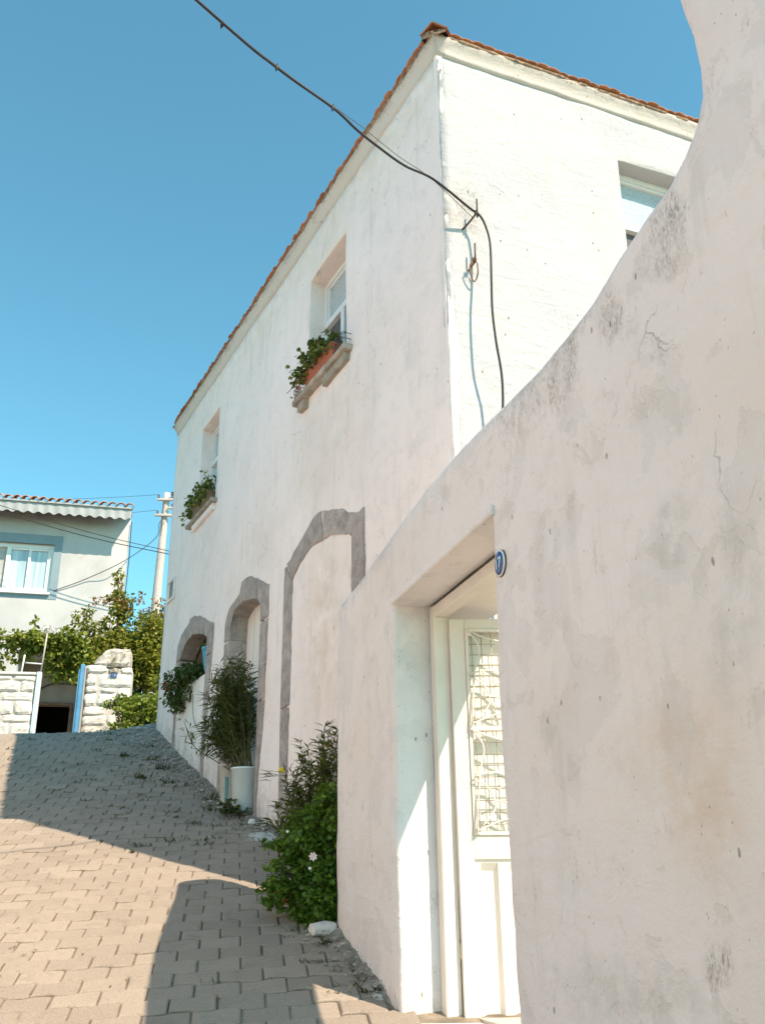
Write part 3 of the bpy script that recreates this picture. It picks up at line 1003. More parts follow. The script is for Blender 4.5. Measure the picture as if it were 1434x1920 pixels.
# blocked doorway behind the middle arch and the niche of the far one
bd = [(5.2, 1.9), (5.2, 4.95), (3.9, 4.95), (3.9, 1.9)]
door_panel = stone_prism('blocked_door', FAC, bd, -0.26, -0.2, M_infill, house, 3, 0.0)
bm = bmesh.new()
for k in range(1, 4):
    add_box(bm, FAC, 4.0 + k * 0.27, 4.0 + k * 0.27 + 0.012, 2.2, 4.85, -0.201, -0.188)
link('cover_strip', bm_mesh('cover_strip', bm), M_infill, door_panel)
boxes('niche_back', FAC, [(5.85, 7.4, 4.2, 5.05, -0.26, -0.225)], simple('niche_dark_brown', (0.15, 0.115, 0.085), 0.95, 0.35, 7, 0.6, 40), house)  # flat dark brown across the back of the niche
nf = plaster_wall('niche_parapet', FAC, [(7.27, 2.7), (7.22, 4.31), (6.0, 4.28), (5.99, 2.3)], [], 0.09, 0.01, M_infill, house, 0.03, 0.18,
                  attrs={'lichen': fac_lichen, 'beige': fac_beige}, seed=2)

# windows of the house
def window(fr, s0, s1, z0, z1, dep, split=0.62, screen=True):
    f = 0.055
    n0, n1 = -dep - 0.05, -dep + 0.02
    zt = z0 + (z1 - z0) * split
    w = boxes('window', fr, [(s0, s0 + f, z0, z1, n0, n1), (s1 - f, s1, z0, z1, n0, n1), (s0 + f, s1 - f, z1 - f, z1, n0, n1 - 0.002), (s0 + f, s1 - f, z0, z0 + f, n0, n1 - 0.002)], M_pvc, house)
    boxes('transom', fr, [(s0 + f, s1 - f, zt - 0.035, zt + 0.035, n0 + 0.005, n1 + 0.006)], M_pvc, w)
    sm = (s0 + s1) / 2
    boxes('mullion', fr, [(sm - 0.04, sm + 0.04, z0 + f, zt - 0.035, n0 + 0.005, n1 + 0.004)], M_pvc, w)
    boxes('top_sash', fr, [(s0 + f, s0 + f + 0.03, zt + 0.035, z1 - f, n0 + 0.01, n1 - 0.02), (s1 - f - 0.03, s1 - f, zt + 0.035, z1 - f, n0 + 0.01, n1 - 0.02),
                           (s0 + f + 0.03, s1 - f - 0.03, z1 - f - 0.03, z1 - f, n0 + 0.01, n1 - 0.022)], M_pvc, w)
    boxes('pane', fr, [(s0 + f, s1 - f, zt + 0.035, z1 - f, n0, n0 + 0.02)], M_lace, w, 0)
    boxes('pane', fr, [(sm + 0.04, s1 - f, z0 + f, zt - 0.035, n0, n0 + 0.02)], M_screen if screen else M_glass_blue, w, 0)
    boxes('pane', fr, [(s0 + f, sm - 0.04, z0 + f, zt - 0.035, n0, n0 + 0.022)], M_glass_dark if fr is FAC else M_screen, w, 0)
    return w
window(FAC, 1.895, 2.85, 6.58, 8.03, 0.20)
window(FAC, 6.045, 6.865, 6.58, 8.02, 0.17, screen=False)
window(SID, 1.815, 2.76, 6.5, 8.05, 0.17, 0.60)
def sill(fr, s0, s1, z0, z1, pr, seed):
    bm = bmesh.new()
    prism(bm, fr, [(s0, z0), (s1, z0), (s1, z1), (s0, z1)], -0.17, pr, 0.012, 0.014, seed)
    return link('window_sill', bm_mesh('window_sill', bm), M_sill, house)
sill(FAC, 1.74, 3.06, 6.555, 6.61, 0.10, 2)
sill(FAC, 5.93, 7.14, 6.555, 6.61, 0.095, 9)
stone_prism('sill_corbel', FAC, [(1.80, 6.47), (2.35, 6.45), (2.35, 6.553), (1.80, 6.553)], -0.1, 0.055, M_sill, house, 4)
stone_prism('sill_corbel', FAC, [(2.82, 6.45), (3.0, 6.46), (3.0, 6.553), (2.82, 6.553)], -0.1, 0.06, M_sill, house, 5)
stone_prism('sill_corbel', FAC, [(6.0, 6.47), (6.95, 6.46), (6.95, 6.553), (6.0, 6.553)], -0.1, 0.05, M_house, house, 6)
sill(SID, 1.72, 2.86, 6.46, 6.54, 0.08, 12)

# ------------------------------------------------------------------ the near courtyard wall
near = empty('courtyard_wall', NW.p(-0.6, g(5.2), -0.16), 'thick rounded whitewashed courtyard wall with recessed doorway in the foreground', 'wall')
nw_out = [(1.47, 0.9), (1.50, 2.4), (1.50, 3.45), (1.495, 3.63), (1.43, 3.705), (1.08, 3.72), (0.78, 3.735), (0.30, 3.785), (-0.13, 3.825), (-0.50, 3.845), (-0.90, 3.855), (-1.25, 3.84),
          (-1.55, 3.825), (-1.83, 3.815), (-2.07, 3.82), (-2.29, 3.84), (-2.50, 3.895), (-2.68, 3.925), (-2.82, 3.94), (-2.90, 3.975), (-2.965, 4.02), (-3.00, 4.08), (-3.015, 4.17),
          (-3.01, 4.32), (-2.985, 4.46), (-2.96, 4.7), (-2.95, 5.2), (-2.95, 5.9), (-9.5, 5.9), (-9.5, -2.6), (-5, -1.2), (0, 0.5)]
DH = [(0.115, 0.6), (0.118, 3.30), (-1.31, 3.30), (-1.298, 2.4), (-1.305, 1.6), (-1.285, 0.6)]
tops = np.array(nw_out[4:28])
def topdist(s, z):
    a = tops[:-1]; b = tops[1:]; p_ = np.array([s, z])
    d = b - a
    t_ = np.clip(((p_ - a) * d).sum(1) / (d * d).sum(1), 0, 1)
    return float(np.min(np.linalg.norm(a + d * t_[:, None] - p_, axis=1)))
def near_lichen(s, z):
    d = topdist(s, z)
    v = 0.0
    if z < 4.15: v += 0.72 * max(0, 1 - d / 0.34) * (0.75 + 0.9 * nz(s, z, 3, 2.2))
    v += 0.85 * blob(s, z, -2.80, 3.68, 0.16, 0.20, 0.6) + 0.75 * blob(s, z, -2.45, 3.60, 0.14, 0.16, 0.6) + 0.7 * blob(s, z, -2.08, 3.56, 0.16, 0.2, 0.7)
    v += 0.6 * blob(s, z, -2.2, 3.25, 0.10, 0.2) + 0.5 * blob(s, z, -1.7, 3.5, 0.5, 0.2)
    v += 0.95 * blob(s, z, -2.563, 1.561, 0.085, 0.10, 0.5) + 0.8 * blob(s, z, -1.52, 1.72, 0.03, 0.09, 0.5)
    v += 0.42 * blob(s, z, -2.0, 1.5, 0.5, 0.14)
    v += 0.25 * blob(s, z, -2.85, 2.6, 0.12, 0.3) + 0.5 * blob(s, z, -3.06, 4.25, 0.06, 0.12)
    q = NW.p(s, 0); h = z - g(q.y)
    if s > -1.0: v += 0.5 * max(0, 1 - h / 0.28)
    return v
def near_beige(s, z):
    v = 0.9 * blob(s, z, -2.5, 2.15, 0.5, 0.45) + 0.75 * blob(s, z, -2.6, 1.95, 0.28, 0.3) + 0.5 * blob(s, z, -1.8, 2.35, 0.5, 0.4) + 0.4 * blob(s, z, 0.75, 1.9, 0.5, 1.0)
    v += 0.5 * blob(s, z, 0.2, 3.5, 1.0, 0.4) + 0.5 * blob(s, z, -3.1, 4.6, 0.4, 0.6)
    q = NW.p(s, 0); h = z - g(q.y)
    if s > -0.2: v += 0.75 * max(0, 1 - h / 0.3)
    return v
def near_grey(s, z):
    v = 0.9 * blob(s, z, -2.63, 2.745, 0.12, 0.13, 0.3) + 0.7 * blob(s, z, -1.75, 3.0, 0.06, 0.2, 0.5) + 0.95 * blob(s, z, -2.90, 2.55, 0.08, 0.28, 0.5) + 0.9 * blob(s, z, -2.78, 2.35, 0.07, 0.2, 0.5)
    v += 0.9 * blob(s, z, -2.15, 1.45, 0.5, 0.12, 0.5) + 0.5 * blob(s, z, -1.75, 1.9, 0.10, 0.35)
    v += 0.6 * blob(s, z, 0.1, 2.95, 0.1, 0.3)
    return v
plaster_wall('wall', NW, nw_out, [(DH, 0.22)], 0.055, 0.017, M_near, near, 0.13, 0.34, attrs={'lichen': near_lichen, 'beige': near_beige, 'grey': near_grey}, hole_bev=0.02, seed=6.0, fine=0.9)
boxes('inner_jamb', NW, [(0.09, 1.2, 0.7, 3.4, -0.30, -0.222)], M_near, near, 0)
# lintel board above the doorway and the deep inner lintel of the yard side
boxes('lintel', NW, [(-1.345, 0.128, 3.296, 3.345, -0.20, 0.017)], M_near, near, 0.006)
boxes('inner_lintel', NW, [(-1.8, 0.9, 3.27, 3.75, -0.63, -0.335)], M_paint, near, 0.005)
boxes('threshold', NW, [(-1.28, 0.11, 0.5, 1.15, -0.36, -0.03)], M_near, near, 0.012)
# door frame
dfr = boxes('door_frame', NW, [(0.035, 0.112, 0.75, 3.285, -0.30, -0.215), (-1.26, 0.035, 3.215, 3.285, -0.298, -0.217)], M_paint, near, 0.006)
# door leaf, swung inward
hp = NW.p(0.0, 0, -0.295)
DL = Frame(hp.x, hp.y, 86.5, 1)
DZ0, DZ1, DWd = 1.02, 3.20, 0.86
leaf = boxes('door', DL, [(0.0, 0.085, DZ0, DZ1, -0.04, 0.0), (DWd - 0.085, DWd, DZ0, DZ1, -0.04, 0.0), (0.085, DWd - 0.085, DZ1 - 0.06, DZ1, -0.04, -0.001), (0.085, DWd - 0.085, 1.90, 2.02, -0.04, -0.001)], M_paint, near, 0.004)
# pressed lower panel with ribs
V, F = [], []
prof = []
s = 0.085
step_ = 0.155
k = 0
pts_ = [(0.085, -0.012)]
while s < DWd - 0.24:
    pts_ += [(s + 0.012, -0.012), (s + 0.035, -0.034), (s + 0.10, -0.034), (s + 0.123, -0.012)]
    s += step_
pts_.append((DWd - 0.085, -0.012))
for z, kk in ((DZ0, 1), (1.845, 1), (1.885, 0), (1.902, 0)):
    for s, n in pts_:
        V.append(DL.p(s, z, n if kk else -0.012))
m_ = len(pts_)
for j in range(3):
    for i in range(m_ - 1):
        F.append((j * m_ + i, j * m_ + i + 1, (j + 1) * m_ + i + 1, (j + 1) * m_ + i))
link('lower_panel', mesh_from('lower_panel', V, F), M_paint, leaf)
boxes('window_bead', DL, [(0.085, 0.103, 2.02, DZ1 - 0.06, -0.03, 0.008), (0.103, DWd - 0.085, 2.02, 2.038, -0.03, 0.007), (0.103, DWd - 0.085, DZ1 - 0.078, DZ1 - 0.06, -0.03, 0.007),
                          (0.103, DWd - 0.085, 2.565, 2.59, -0.03, 0.006)], M_paint, leaf, 0.002)
boxes('pane', DL, [(0.086, DWd - 0.086, 2.0, DZ1 - 0.05, -0.085, -0.075)], M_frost, leaf, 0)
for k in range(12):
    s = 0.122 + k * 0.056
    if s < DWd - 0.09:
        tube('grille_bar', [DL.p(s, 2.03, -0.012), DL.p(s + 0.004, 2.6, -0.010), DL.p(s, DZ1 - 0.065, -0.012)], 0.0028, M_mesh, leaf, 5)
for k in range(18):
    z = 2.075 + k * 0.061
    if z < DZ1 - 0.08:
        tube('grille_bar', [DL.p(0.095, z, -0.007), DL.p(0.4, z + 0.004, -0.006), DL.p(DWd - 0.09, z, -0.007)], 0.0028, M_mesh, leaf, 5)
for zc, zt in ((2.03, 2.57), (2.59, DZ1 - 0.075)):
    zm = (zc + zt) / 2
    H_ = (zt - zc)
    for pts in ([(0.10, zt), (0.16, zm + 0.32 * H_), (0.13, zm + 0.05 * H_), (0.10, zc)],
                [(0.10, zm), (0.17, zm - 0.06 * H_), (0.21, zm - 0.25 * H_), (0.13, zc + 0.03)],
                [(0.10, zt), (0.2, zt - 0.07 * H_), (0.34, zt - 0.16 * H_), (0.52, zt - 0.38 * H_)],
                [(0.10, zm + 0.02), (0.22, zm + 0.08 * H_), (0.34, zm - 0.02 * H_), (0.5, zm - 0.05)],
                [(0.10, zc + 0.01), (0.24, zc + 0.12 * H_), (0.38, zc + 0.17 * H_), (0.55, zc + 0.45 * H_)],
                [(0.20, zm - 0.1), (0.24, zm - 0.2 * H_), (0.32, zm - 0.22 * H_), (0.36, zm - 0.1), (0.30, zm - 0.02), (0.22, zm - 0.05)]):
        tube('scrollwork', [p_ for p_ in spline([DL.p(a, b, 0.012 + 0.012 * math.sin(a * 20)) for a, b in pts], 5)], 0.0048, M_paint, leaf, 5)
for zc in (2.035, 2.575, DZ1 - 0.09):
    boxes('grille_boss', DL, [(0.088, 0.118, zc - 0.012, zc + 0.018, -0.01, 0.018)], M_paint, leaf, 0.006)

cy = [NW.p(-2.9, 0, -0.36), NW.p(1.0, 0, -0.36), NW.p(1.0, 0, -5.0), NW.p(-2.9, 0, -5.0)]  # unseen pale slab added in the yard to bounce light onto the soffit
cyv = [(q.x, q.y, 1.165) for q in cy] + [(q.x, q.y, 0.6) for q in cy]
tag(link('courtyard_bounce_slab', mesh_from('courtyard_bounce_slab', cyv, [(3, 2, 1, 0), (0, 1, 5, 4), (1, 2, 6, 5), (2, 3, 7, 6), (3, 0, 4, 7)]), simple('pale_screed', (0.50, 0.45, 0.39), 0.9, 0.08, 3, 0.3, 60, 0.2), None), kind='structure')
# ------------------------------------------------------------------ things on the walls
def oval_plate(name, fr, s, z, rs, rz, n, mats, label):
    root = empty(name, fr.p(s, z, n), label, 'plaque')
    seg = 28
    def disc(nm, a, b, n0, n1, mat, dome=0.0, arc=None, ds=0):
        n0, n1 = n0 - 0.007, n1 - 0.007
        V = [fr.p(s + ds, z, n1 + dome)]
        F = []
        for r_, nn in ((0.6, n1 + dome * 0.6), (1.0, n1), (1.0, n0)):
            for k in range(seg):
                t = 2 * math.pi * k / seg
                V.append(fr.p(s + ds + math.cos(t) * a * r_, z + math.sin(t) * b * r_, nn))
        for k in range(seg):
            j = (k + 1) % seg
            F.append((0, 1 + k, 1 + j))
            for q in range(2):
                F.append((1 + q * seg + k, 1 + (q + 1) * seg + k, 1 + (q + 1) * seg + j, 1 + q * seg + j))
        bm = bmesh.new()
        vs = [bm.verts.new(v) for v in V]
        for f in F: bm.faces.new([vs[i] for i in f])
        return link(nm, bm_mesh(nm, bm), mat, root, True)
    disc('rim', rs, rz, -0.01, 0.010, mats[0], 0.0)
    disc('border', rs * 0.97, rz * 0.975, 0.006, 0.0145, mats[1], 0.002)
    disc('field', rs * 0.84, rz * 0.86, 0.008, 0.0165, mats[2], 0.004)
    return root
plq = oval_plate('number_plaque', NW, -1.387, 3.055, 0.052, 0.060, 0.012, (M_iron, M_white, M_enamel), 'small oval blue and white enamel number plaque beside the doorway')

def text_mesh(name, body, size, fr, s, z, n, mat, parent, flip=False, shear=0.0):
    cu = bpy.data.curves.new(name, 'FONT')
    cu.body = body
    cu.size = size
    cu.align_x = 'CENTER'
    cu.align_y = 'CENTER'
    cu.extrude = 0.001
    o = bpy.data.objects.new(name + '_tmp', cu)
    COL.objects.link(o)
    dg = bpy.context.evaluated_depsgraph_get()
    me = bpy.data.meshes.new_from_object(o.evaluated_get(dg))
    bpy.data.objects.remove(o)
    # text x must run so that it reads correctly when seen against the outward normal
    ex = Vector((0, 0, 1)).cross(fr.n)
    for v in me.vertices:
        a, b, c = v.co
        v.co = fr.p(s, z, n) + ex * a + Vector((0, 0, b)) + fr.n * c
    me.update()
    me.materials.clear()
    return link(name, me, mat, parent)
text_mesh('number', '17', 0.066, NW, -1.387, 3.052, 0.0145, M_white, plq)

# framed sign near the far corner
sg = empty('wall_sign', FAC.p(7.97, 5.73, 0.01), 'small dark blue framed sign high on the far end of the white house', 'sign')
boxes('sign_frame', FAC, [(7.78, 8.16, 5.735, 5.76, 0.008, 0.035), (7.78, 8.16, 6.035, 6.06, 0.008, 0.035), (7.78, 7.80, 5.76, 6.035, 0.008, 0.034), (8.14, 8.16, 5.76, 6.035, 0.008, 0.034)], M_white, sg, 0.002)
boxes('sign_panel', FAC, [(7.80, 8.14, 5.76, 6.035, 0.008, 0.018)], M_white, sg, 0)
boxes('sign_field', FAC, [(7.812, 8.06, 5.772, 6.022, 0.018, 0.021)], M_navy, sg, 0)
# little red box
rb = boxes('wall_box', FAC, [(7.76, 7.87, 4.405, 4.49, 0.003, 0.05)], M_red, None, 0.01)
tag(rb, 'tiny red box fixed to the white wall beside the far arch', 'box')
boxes('box_cap', FAC, [(7.77, 7.80, 4.47, 4.505, 0.05, 0.07)], M_red, rb, 0.004)

# house cable with its brackets
b1 = SID.p(0.255, 6.87, 0.10)
b2 = SID.p(0.215, 6.40, 0.08)
cab = [(-6.0, -1.5, 8.0), (-3.2, 2.0, 7.25), (-1.13, 4.36, 6.99), (-0.69, 4.95, 7.05), (-0.32, 5.29, 7.02), (-0.16, 5.46, 6.985), (-0.02, 5.62, 6.985), (0.20, 5.80, 6.945), (0.43, 5.94, 6.93), SID.p(0.17, 6.885, 0.125)]
c2 = [SID.p(0.25, 6.855, 0.12), SID.p(0.292, 6.76, 0.14), SID.p(0.315, 6.55, 0.17), SID.p(0.295, 6.2, 0.19), SID.p(0.285, 5.9, 0.19), SID.p(0.30, 5.62, 0.19), SID.p(0.335, 5.35, 0.18), SID.p(0.335, 5.1, 0.17), SID.p(0.31, 4.85, 0.16), SID.p(0.30, 4.2, 0.14), SID.p(0.30, 2.6, 0.1)]
cable = tube('house_cable', spline(cab + c2, 6), 0.0098, M_cable, None, 8)
tag(cable, 'thick black cable crossing the sky and dropping down the sunlit end wall', 'cable')
w2 = tube('messenger_wire', spline([(-6.0, -1.5, 8.03), (-3.2, 2.0, 7.28), (-1.13, 4.37, 7.013), (-0.69, 4.96, 7.075), (-0.32, 5.30, 7.045), (-0.12, 5.50, 7.045), (0.15, 5.75, 6.995), (0.42, 5.95, 6.94), SID.p(0.22, 6.83, 0.085)], 6), 0.0028, M_iron, None, 5)
tag(w2, 'thin bare wire running just above the thick black cable', 'wire')
for k, (p_) in enumerate(((-1.0, 4.55, 7.0), (-0.69, 4.95, 7.055), (-0.32, 5.29, 7.025))):
    t_ = tube('cable_tie', [Vector(p_) + Vector((0.004, 0, 0.03)), Vector(p_) + Vector((0, 0, 0)), Vector(p_) + Vector((-0.006, -0.004, -0.045))], [0.004, 0.014, 0.002], M_cable, cable, 6)
br = empty('cable_bracket', SID.p(0.24, 6.85, 0), 'iron wall bracket holding the black cable on the sunlit wall, upper of two', 'bracket', 'cable brackets')
tube('bracket_arm', [SID.p(0.15, 6.74, -0.02), SID.p(0.2, 6.80, 0.06), SID.p(0.24, 6.86, 0.12)], 0.009, M_iron, br, 6)
tube('bracket_pin', [SID.p(0.245, 6.82, 0.115), SID.p(0.248, 7.0, 0.118)], 0.008, M_iron, br, 6)
tubes('wire_binding', [([SID.p(0.235 + 0.02 * math.cos(k * 2.1), 6.86 + 0.02 * math.sin(k * 1.7) , 0.115 + 0.012 * math.sin(k)) for k in range(14)], 0.004)], M_iron, br, 5)
br2 = empty('cable_bracket', SID.p(0.22, 6.42, 0), 'rusty iron wall bracket with a wire loop on the sunlit wall, lower of two', 'bracket', 'cable brackets')
tube('bracket_pin', [SID.p(0.225, 6.40, 0.075), SID.p(0.228, 6.585, 0.08)], 0.0075, M_iron, br2, 6)
tube('bracket_arm', [SID.p(0.2, 6.36, -0.02), SID.p(0.222, 6.41, 0.075)], 0.008, M_rust, br2, 6)
tubes('wire_loop', [(spline([SID.p(0.22, 6.42, 0.08), SID.p(0.18, 6.37, 0.07), SID.p(0.19, 6.29, 0.05), SID.p(0.225, 6.24, 0.045), SID.p(0.25, 6.31, 0.06), SID.p(0.24, 6.40, 0.08)], 5), 0.006),
                    ([SID.p(0.215 + 0.018 * math.cos(k * 2.3), 6.415 + 0.02 * math.sin(k * 1.9), 0.08 + 0.012 * math.sin(k)) for k in range(12)], 0.005)], M_rust, br2, 5)

# ------------------------------------------------------------------ leaves
def leaf_cloud(name, P, D, U, L, W, shape, tone, mat, parent, kind='stuff'):
    P, D, U = np.asarray(P, float), np.asarray(D, float), np.asarray(U, float)
    D = D / (np.linalg.norm(D, axis=1, keepdims=True) + 1e-9)
    S = np.cross(D, U); S /= (np.linalg.norm(S, axis=1, keepdims=True) + 1e-9)
    N = np.cross(S, D)
    if shape == 'lance':
        T = [(0, 0, 0), (.38, .5, .05), (.42, 0, 0), (.38, -.5, .05), (1, 0, -.10)]
        Fc = [(0, 2, 1), (0, 3, 2), (1, 2, 4), (2, 3, 4)]
    elif shape == 'oval':
        T = [(.5, 0, 0), (0, 0, 0), (.3, .46, .09), (.75, .36, .05), (1, 0, -.06), (.75, -.36, .05), (.3, -.46, .09)]
        Fc = [(0, 1 + i, 1 + (i + 1) % 6) for i in range(6)]
    else:
        T = [(.5, 0, -.10)]
        for k in range(10):
            a = math.pi + 2 * math.pi * k / 10
            r = 0.5 if k % 2 else 0.40
            if k == 0: r = 0.22
            T.append((.5 + r * math.cos(a), r * math.sin(a), 0.05 * (k % 2)))
        Fc = [(0, 1 + i, 1 + (i + 1) % 10) for i in range(10)]
    T = np.array(T)
    n, m = len(P), len(T)
    L = np.broadcast_to(np.asarray(L, float), (n,)); W = np.broadcast_to(np.asarray(W, float), (n,))
    V = (P[:, None, :] + D[:, None, :] * (T[None, :, 0:1] * L[:, None, None]) + S[:, None, :] * (T[None, :, 1:2] * W[:, None, None]) + N[:, None, :] * (T[None, :, 2:3] * L[:, None, None])).reshape(-1, 3)
    Fa = (np.array(Fc)[None] + (np.arange(n) * m)[:, None, None]).reshape(-1, 3)
    me = bpy.data.meshes.new(name)
    me.vertices.add(len(V)); me.vertices.foreach_set('co', V.ravel().astype(np.float32))
    me.loops.add(len(Fa) * 3); me.loops.foreach_set('vertex_index', Fa.ravel().astype(np.int32))
    me.polygons.add(len(Fa)); me.polygons.foreach_set('loop_start', (np.arange(len(Fa)) * 3).astype(np.int32))
    me.update(calc_edges=True)
    set_attr(me, 'tone', np.repeat(np.clip(tone, 0, 1), m))
    o = link(name, me, mat, parent)
    if kind: o['kind'] = kind
    return o

def shell(n, c, r, bias=0.45):
    """points in an ellipsoid, crowded towards the surface; returns points and outward directions"""
    d = rng.normal(size=(n, 3)); d /= np.linalg.norm(d, axis=1, keepdims=True)
    k = rng.random(n) ** bias
    return np.array(c) + d * k[:, None] * np.array(r), d

def blobs_leaves(blobs, per, L, W, droop=0.3, up=0.6, spread=0.7):
    P, D, U, T = [], [], [], []
    for (c, r) in blobs:
        n = int(per * (r[0] * r[1] + r[1] * r[2] + r[0] * r[2]) / 3 + 12)
        p, d = shell(n, c, r)
        P.append(p)
        D.append(d * 0.8 + rng.normal(size=p.shape) * spread + np.array([0, 0, -droop]))
        U.append(d * 0.6 + np.array([0, 0, up]) + rng.normal(size=p.shape) * 0.45)
        T.append(np.clip(rng.random(n) * 0.8 + 0.25 * (rng.random() - 0.3), 0, 1))
    P, D, U, T = map(np.concatenate, (P, D, U, T))
    return P, D, U, L * rng.uniform(0.65, 1.25, len(P)), W * rng.uniform(0.7, 1.2, len(P)), T

def clumps(c, r, n, size, seed, flat=1.0):
    rr = np.random.default_rng(seed)
    outp = []
    for i in range(n):
        d = rr.normal(size=3); d /= np.linalg.norm(d)
        k = rr.random() ** 0.4
        p = np.array(c) + d * k * np.array(r)
        s = size * rr.uniform(0.6, 1.3)
        outp.append((tuple(p), (s * rr.uniform(0.8, 1.3), s * rr.uniform(0.8, 1.2), s * rr.uniform(0.6, 1.0) * flat)))
    return outp

# ------------------------------------------------------------------ window boxes
def window_box(s0, s1, z, n, label, seed, trough_mat, extra):
    r = np.random.default_rng(seed)
    root = empty('window_box', FAC.p((s0 + s1) / 2, z, n), label, 'planter', 'geranium boxes on the upper window sills')
    h = 0.145
    bm = bmesh.new()
    w0, w1 = 0.055, 0.075
    def ring(k, hh, ww):
        return [bm.verts.new(FAC.p(s, z + hh, n + d)) for s, d in ((s0 - k, -ww), (s1 + k, -ww), (s1 + k, ww), (s0 - k, ww))]
    r0 = ring(0, 0.0, w0); r1 = ring(0.012, h - 0.02, w1); r2 = ring(0.022, h - 0.02, w1 + 0.01); r3 = ring(0.022, h, w1 + 0.01); r4 = ring(0.008, h, w1 - 0.006); r5 = ring(0.004, h - 0.03, w1 - 0.01)
    for A, B in ((r0, r1), (r1, r2), (r2, r3), (r3, r4), (r4, r5)):
        for i in range(4):
            bm.faces.new((A[i], A[(i + 1) % 4], B[(i + 1) % 4], B[i]))
    bm.faces.new(r0[::-1])
    bm.faces.new(r5)
    link('trough', bm_mesh('trough', bm), trough_mat, root)
    stems, P, D, U, L, T = [], [], [], [], [], []
    for i in range(extra['n']):
        s = r.uniform(s0, s1 + extra.get('over', 0.12)); nn = n + r.uniform(-0.05, 0.05)
        b = FAC.p(min(s, s1), z + h - 0.02, nn)
        out_ = r.uniform(-0.05, 0.17)
        top = FAC.p(s + r.uniform(-0.08, 0.10), z + h + r.uniform(0.03, extra['h']) * (1 - 0.5 * max(0, (s - s1) / 0.3)), n + out_)
        if i % 4 == 0: top = FAC.p(s + r.uniform(0.0, 0.08), z + h - r.uniform(-0.02, 0.16), n + r.uniform(0.1, 0.19))
        mid = b.lerp(top, 0.5) + Vector((0, 0, 0.03))
        stems.append((spline([b, mid, top], 3), 0.004))
        for j in range(int(r.integers(8, 15))):
            k = r.uniform(0.3, 1.0)
            q = (b.lerp(mid, k * 2) if k < 0.5 else mid.lerp(top, k * 2 - 1))
            d = np.array(r.normal(size=3)) * 0.6 + np.array([0, 0, 0.1])
            P.append(np.array(q) + r.normal(size=3) * 0.02); D.append(d); U.append(np.array([0, 0, 0.8]) + r.normal(size=3) * 0.5 + np.array(FAC.n) * 0.4)
            L.append(r.uniform(0.035, 0.065)); T.append(r.random())
    tubes('stem', stems, M_twig, root, 5)
    L = np.array(L)
    leaf_cloud('foliage', P, D, U, L, L * 1.0, 'round', np.array(T), L_sill, root)
    return root
wb1 = window_box(2.02, 2.72, 6.615, 0.025, 'terracotta trough of trailing geraniums on the nearer upper window sill', 3, M_terra, {'n': 60, 'h': 0.26, 'over': 0.22})
wb2 = window_box(6.1, 6.85, 6.615, 0.02, 'dark trough of bushy geraniums on the farther upper window sill', 8, M_wood, {'n': 62, 'h': 0.27, 'over': 0.2})
# faded flower heads
fp, fd = [], []
r_ = np.random.default_rng(21)
for i in range(26):
    q = FAC.p(2.72 + r_.uniform(-0.12, 0.18), 6.66 + r_.uniform(-0.02, 0.16), 0.10 + r_.uniform(-0.03, 0.05))
    fp.append(np.array(q)); fd.append(r_.normal(size=3))
o = leaf_cloud('faded_blossom', fp, fd, r_.normal(size=(26, 3)), 0.03, 0.028, 'round', r_.random(26), M_pink, wb1)
# wire cage at the end of the sill
cg = empty('wire_basket', FAC.p(2.92, 6.615, 0.02), 'small empty wire basket at the far end of the nearer upper sill', 'basket')
cl = []
for i in range(6):
    a = 2.83 + i * 0.034
    cl.append(([FAC.p(a, 6.615, 0.09), FAC.p(a, 6.73 + 0.02 * math.sin(i * 2), 0.095 + 0.01 * math.cos(i))], 0.0035))
for zz in (6.625, 6.67, 6.72):
    cl.append(([FAC.p(2.82, zz, -0.06), FAC.p(2.82, zz, 0.09), FAC.p(3.01, zz, 0.09), FAC.p(3.01, zz, -0.06)], 0.0035))
tubes('wire', cl, M_iron, cg, 5)
cg2 = empty('wire_basket', FAC.p(1.83, 6.615, 0.02), 'small dark wire basket at the near end of the nearer upper sill', 'basket')
cl = []
for i in range(5):
    a = 1.79 + i * 0.04
    cl.append(([FAC.p(a, 6.612, 0.08), FAC.p(a + 0.005, 6.76, 0.085)], 0.004))
for zz in (6.63, 6.69, 6.75):
    cl.append(([FAC.p(1.78, zz, -0.06), FAC.p(1.78, zz, 0.085), FAC.p(1.97, zz, 0.085)], 0.004))
tubes('wire', cl, M_iron, cg2, 5)

# ------------------------------------------------------------------ buckets and plants along the front
def lathe(name, c, prof, mat, parent, seg=24, axis=None):
    ax = Vector(axis).normalized() if axis is not None else Vector((0, 0, 1))
    a = ax.orthogonal().normalized(); b = ax.cross(a)
    V, F = [], []
    for r_, h in prof:
        for k in range(seg):
            t = 2 * math.pi * k / seg
            V.append(Vector(c) + ax * h + (a * math.cos(t) + b * math.sin(t)) * r_)
    for i in range(len(prof) - 1):
        for k in range(seg):
            j = (k + 1) % seg
            F.append((i * seg + k, i * seg + j, (i + 1) * seg + j, (i + 1) * seg + k))
    F.append(tuple(range(seg))[::-1])
    return link(name, mesh_from(name, V, F), mat, parent, True)

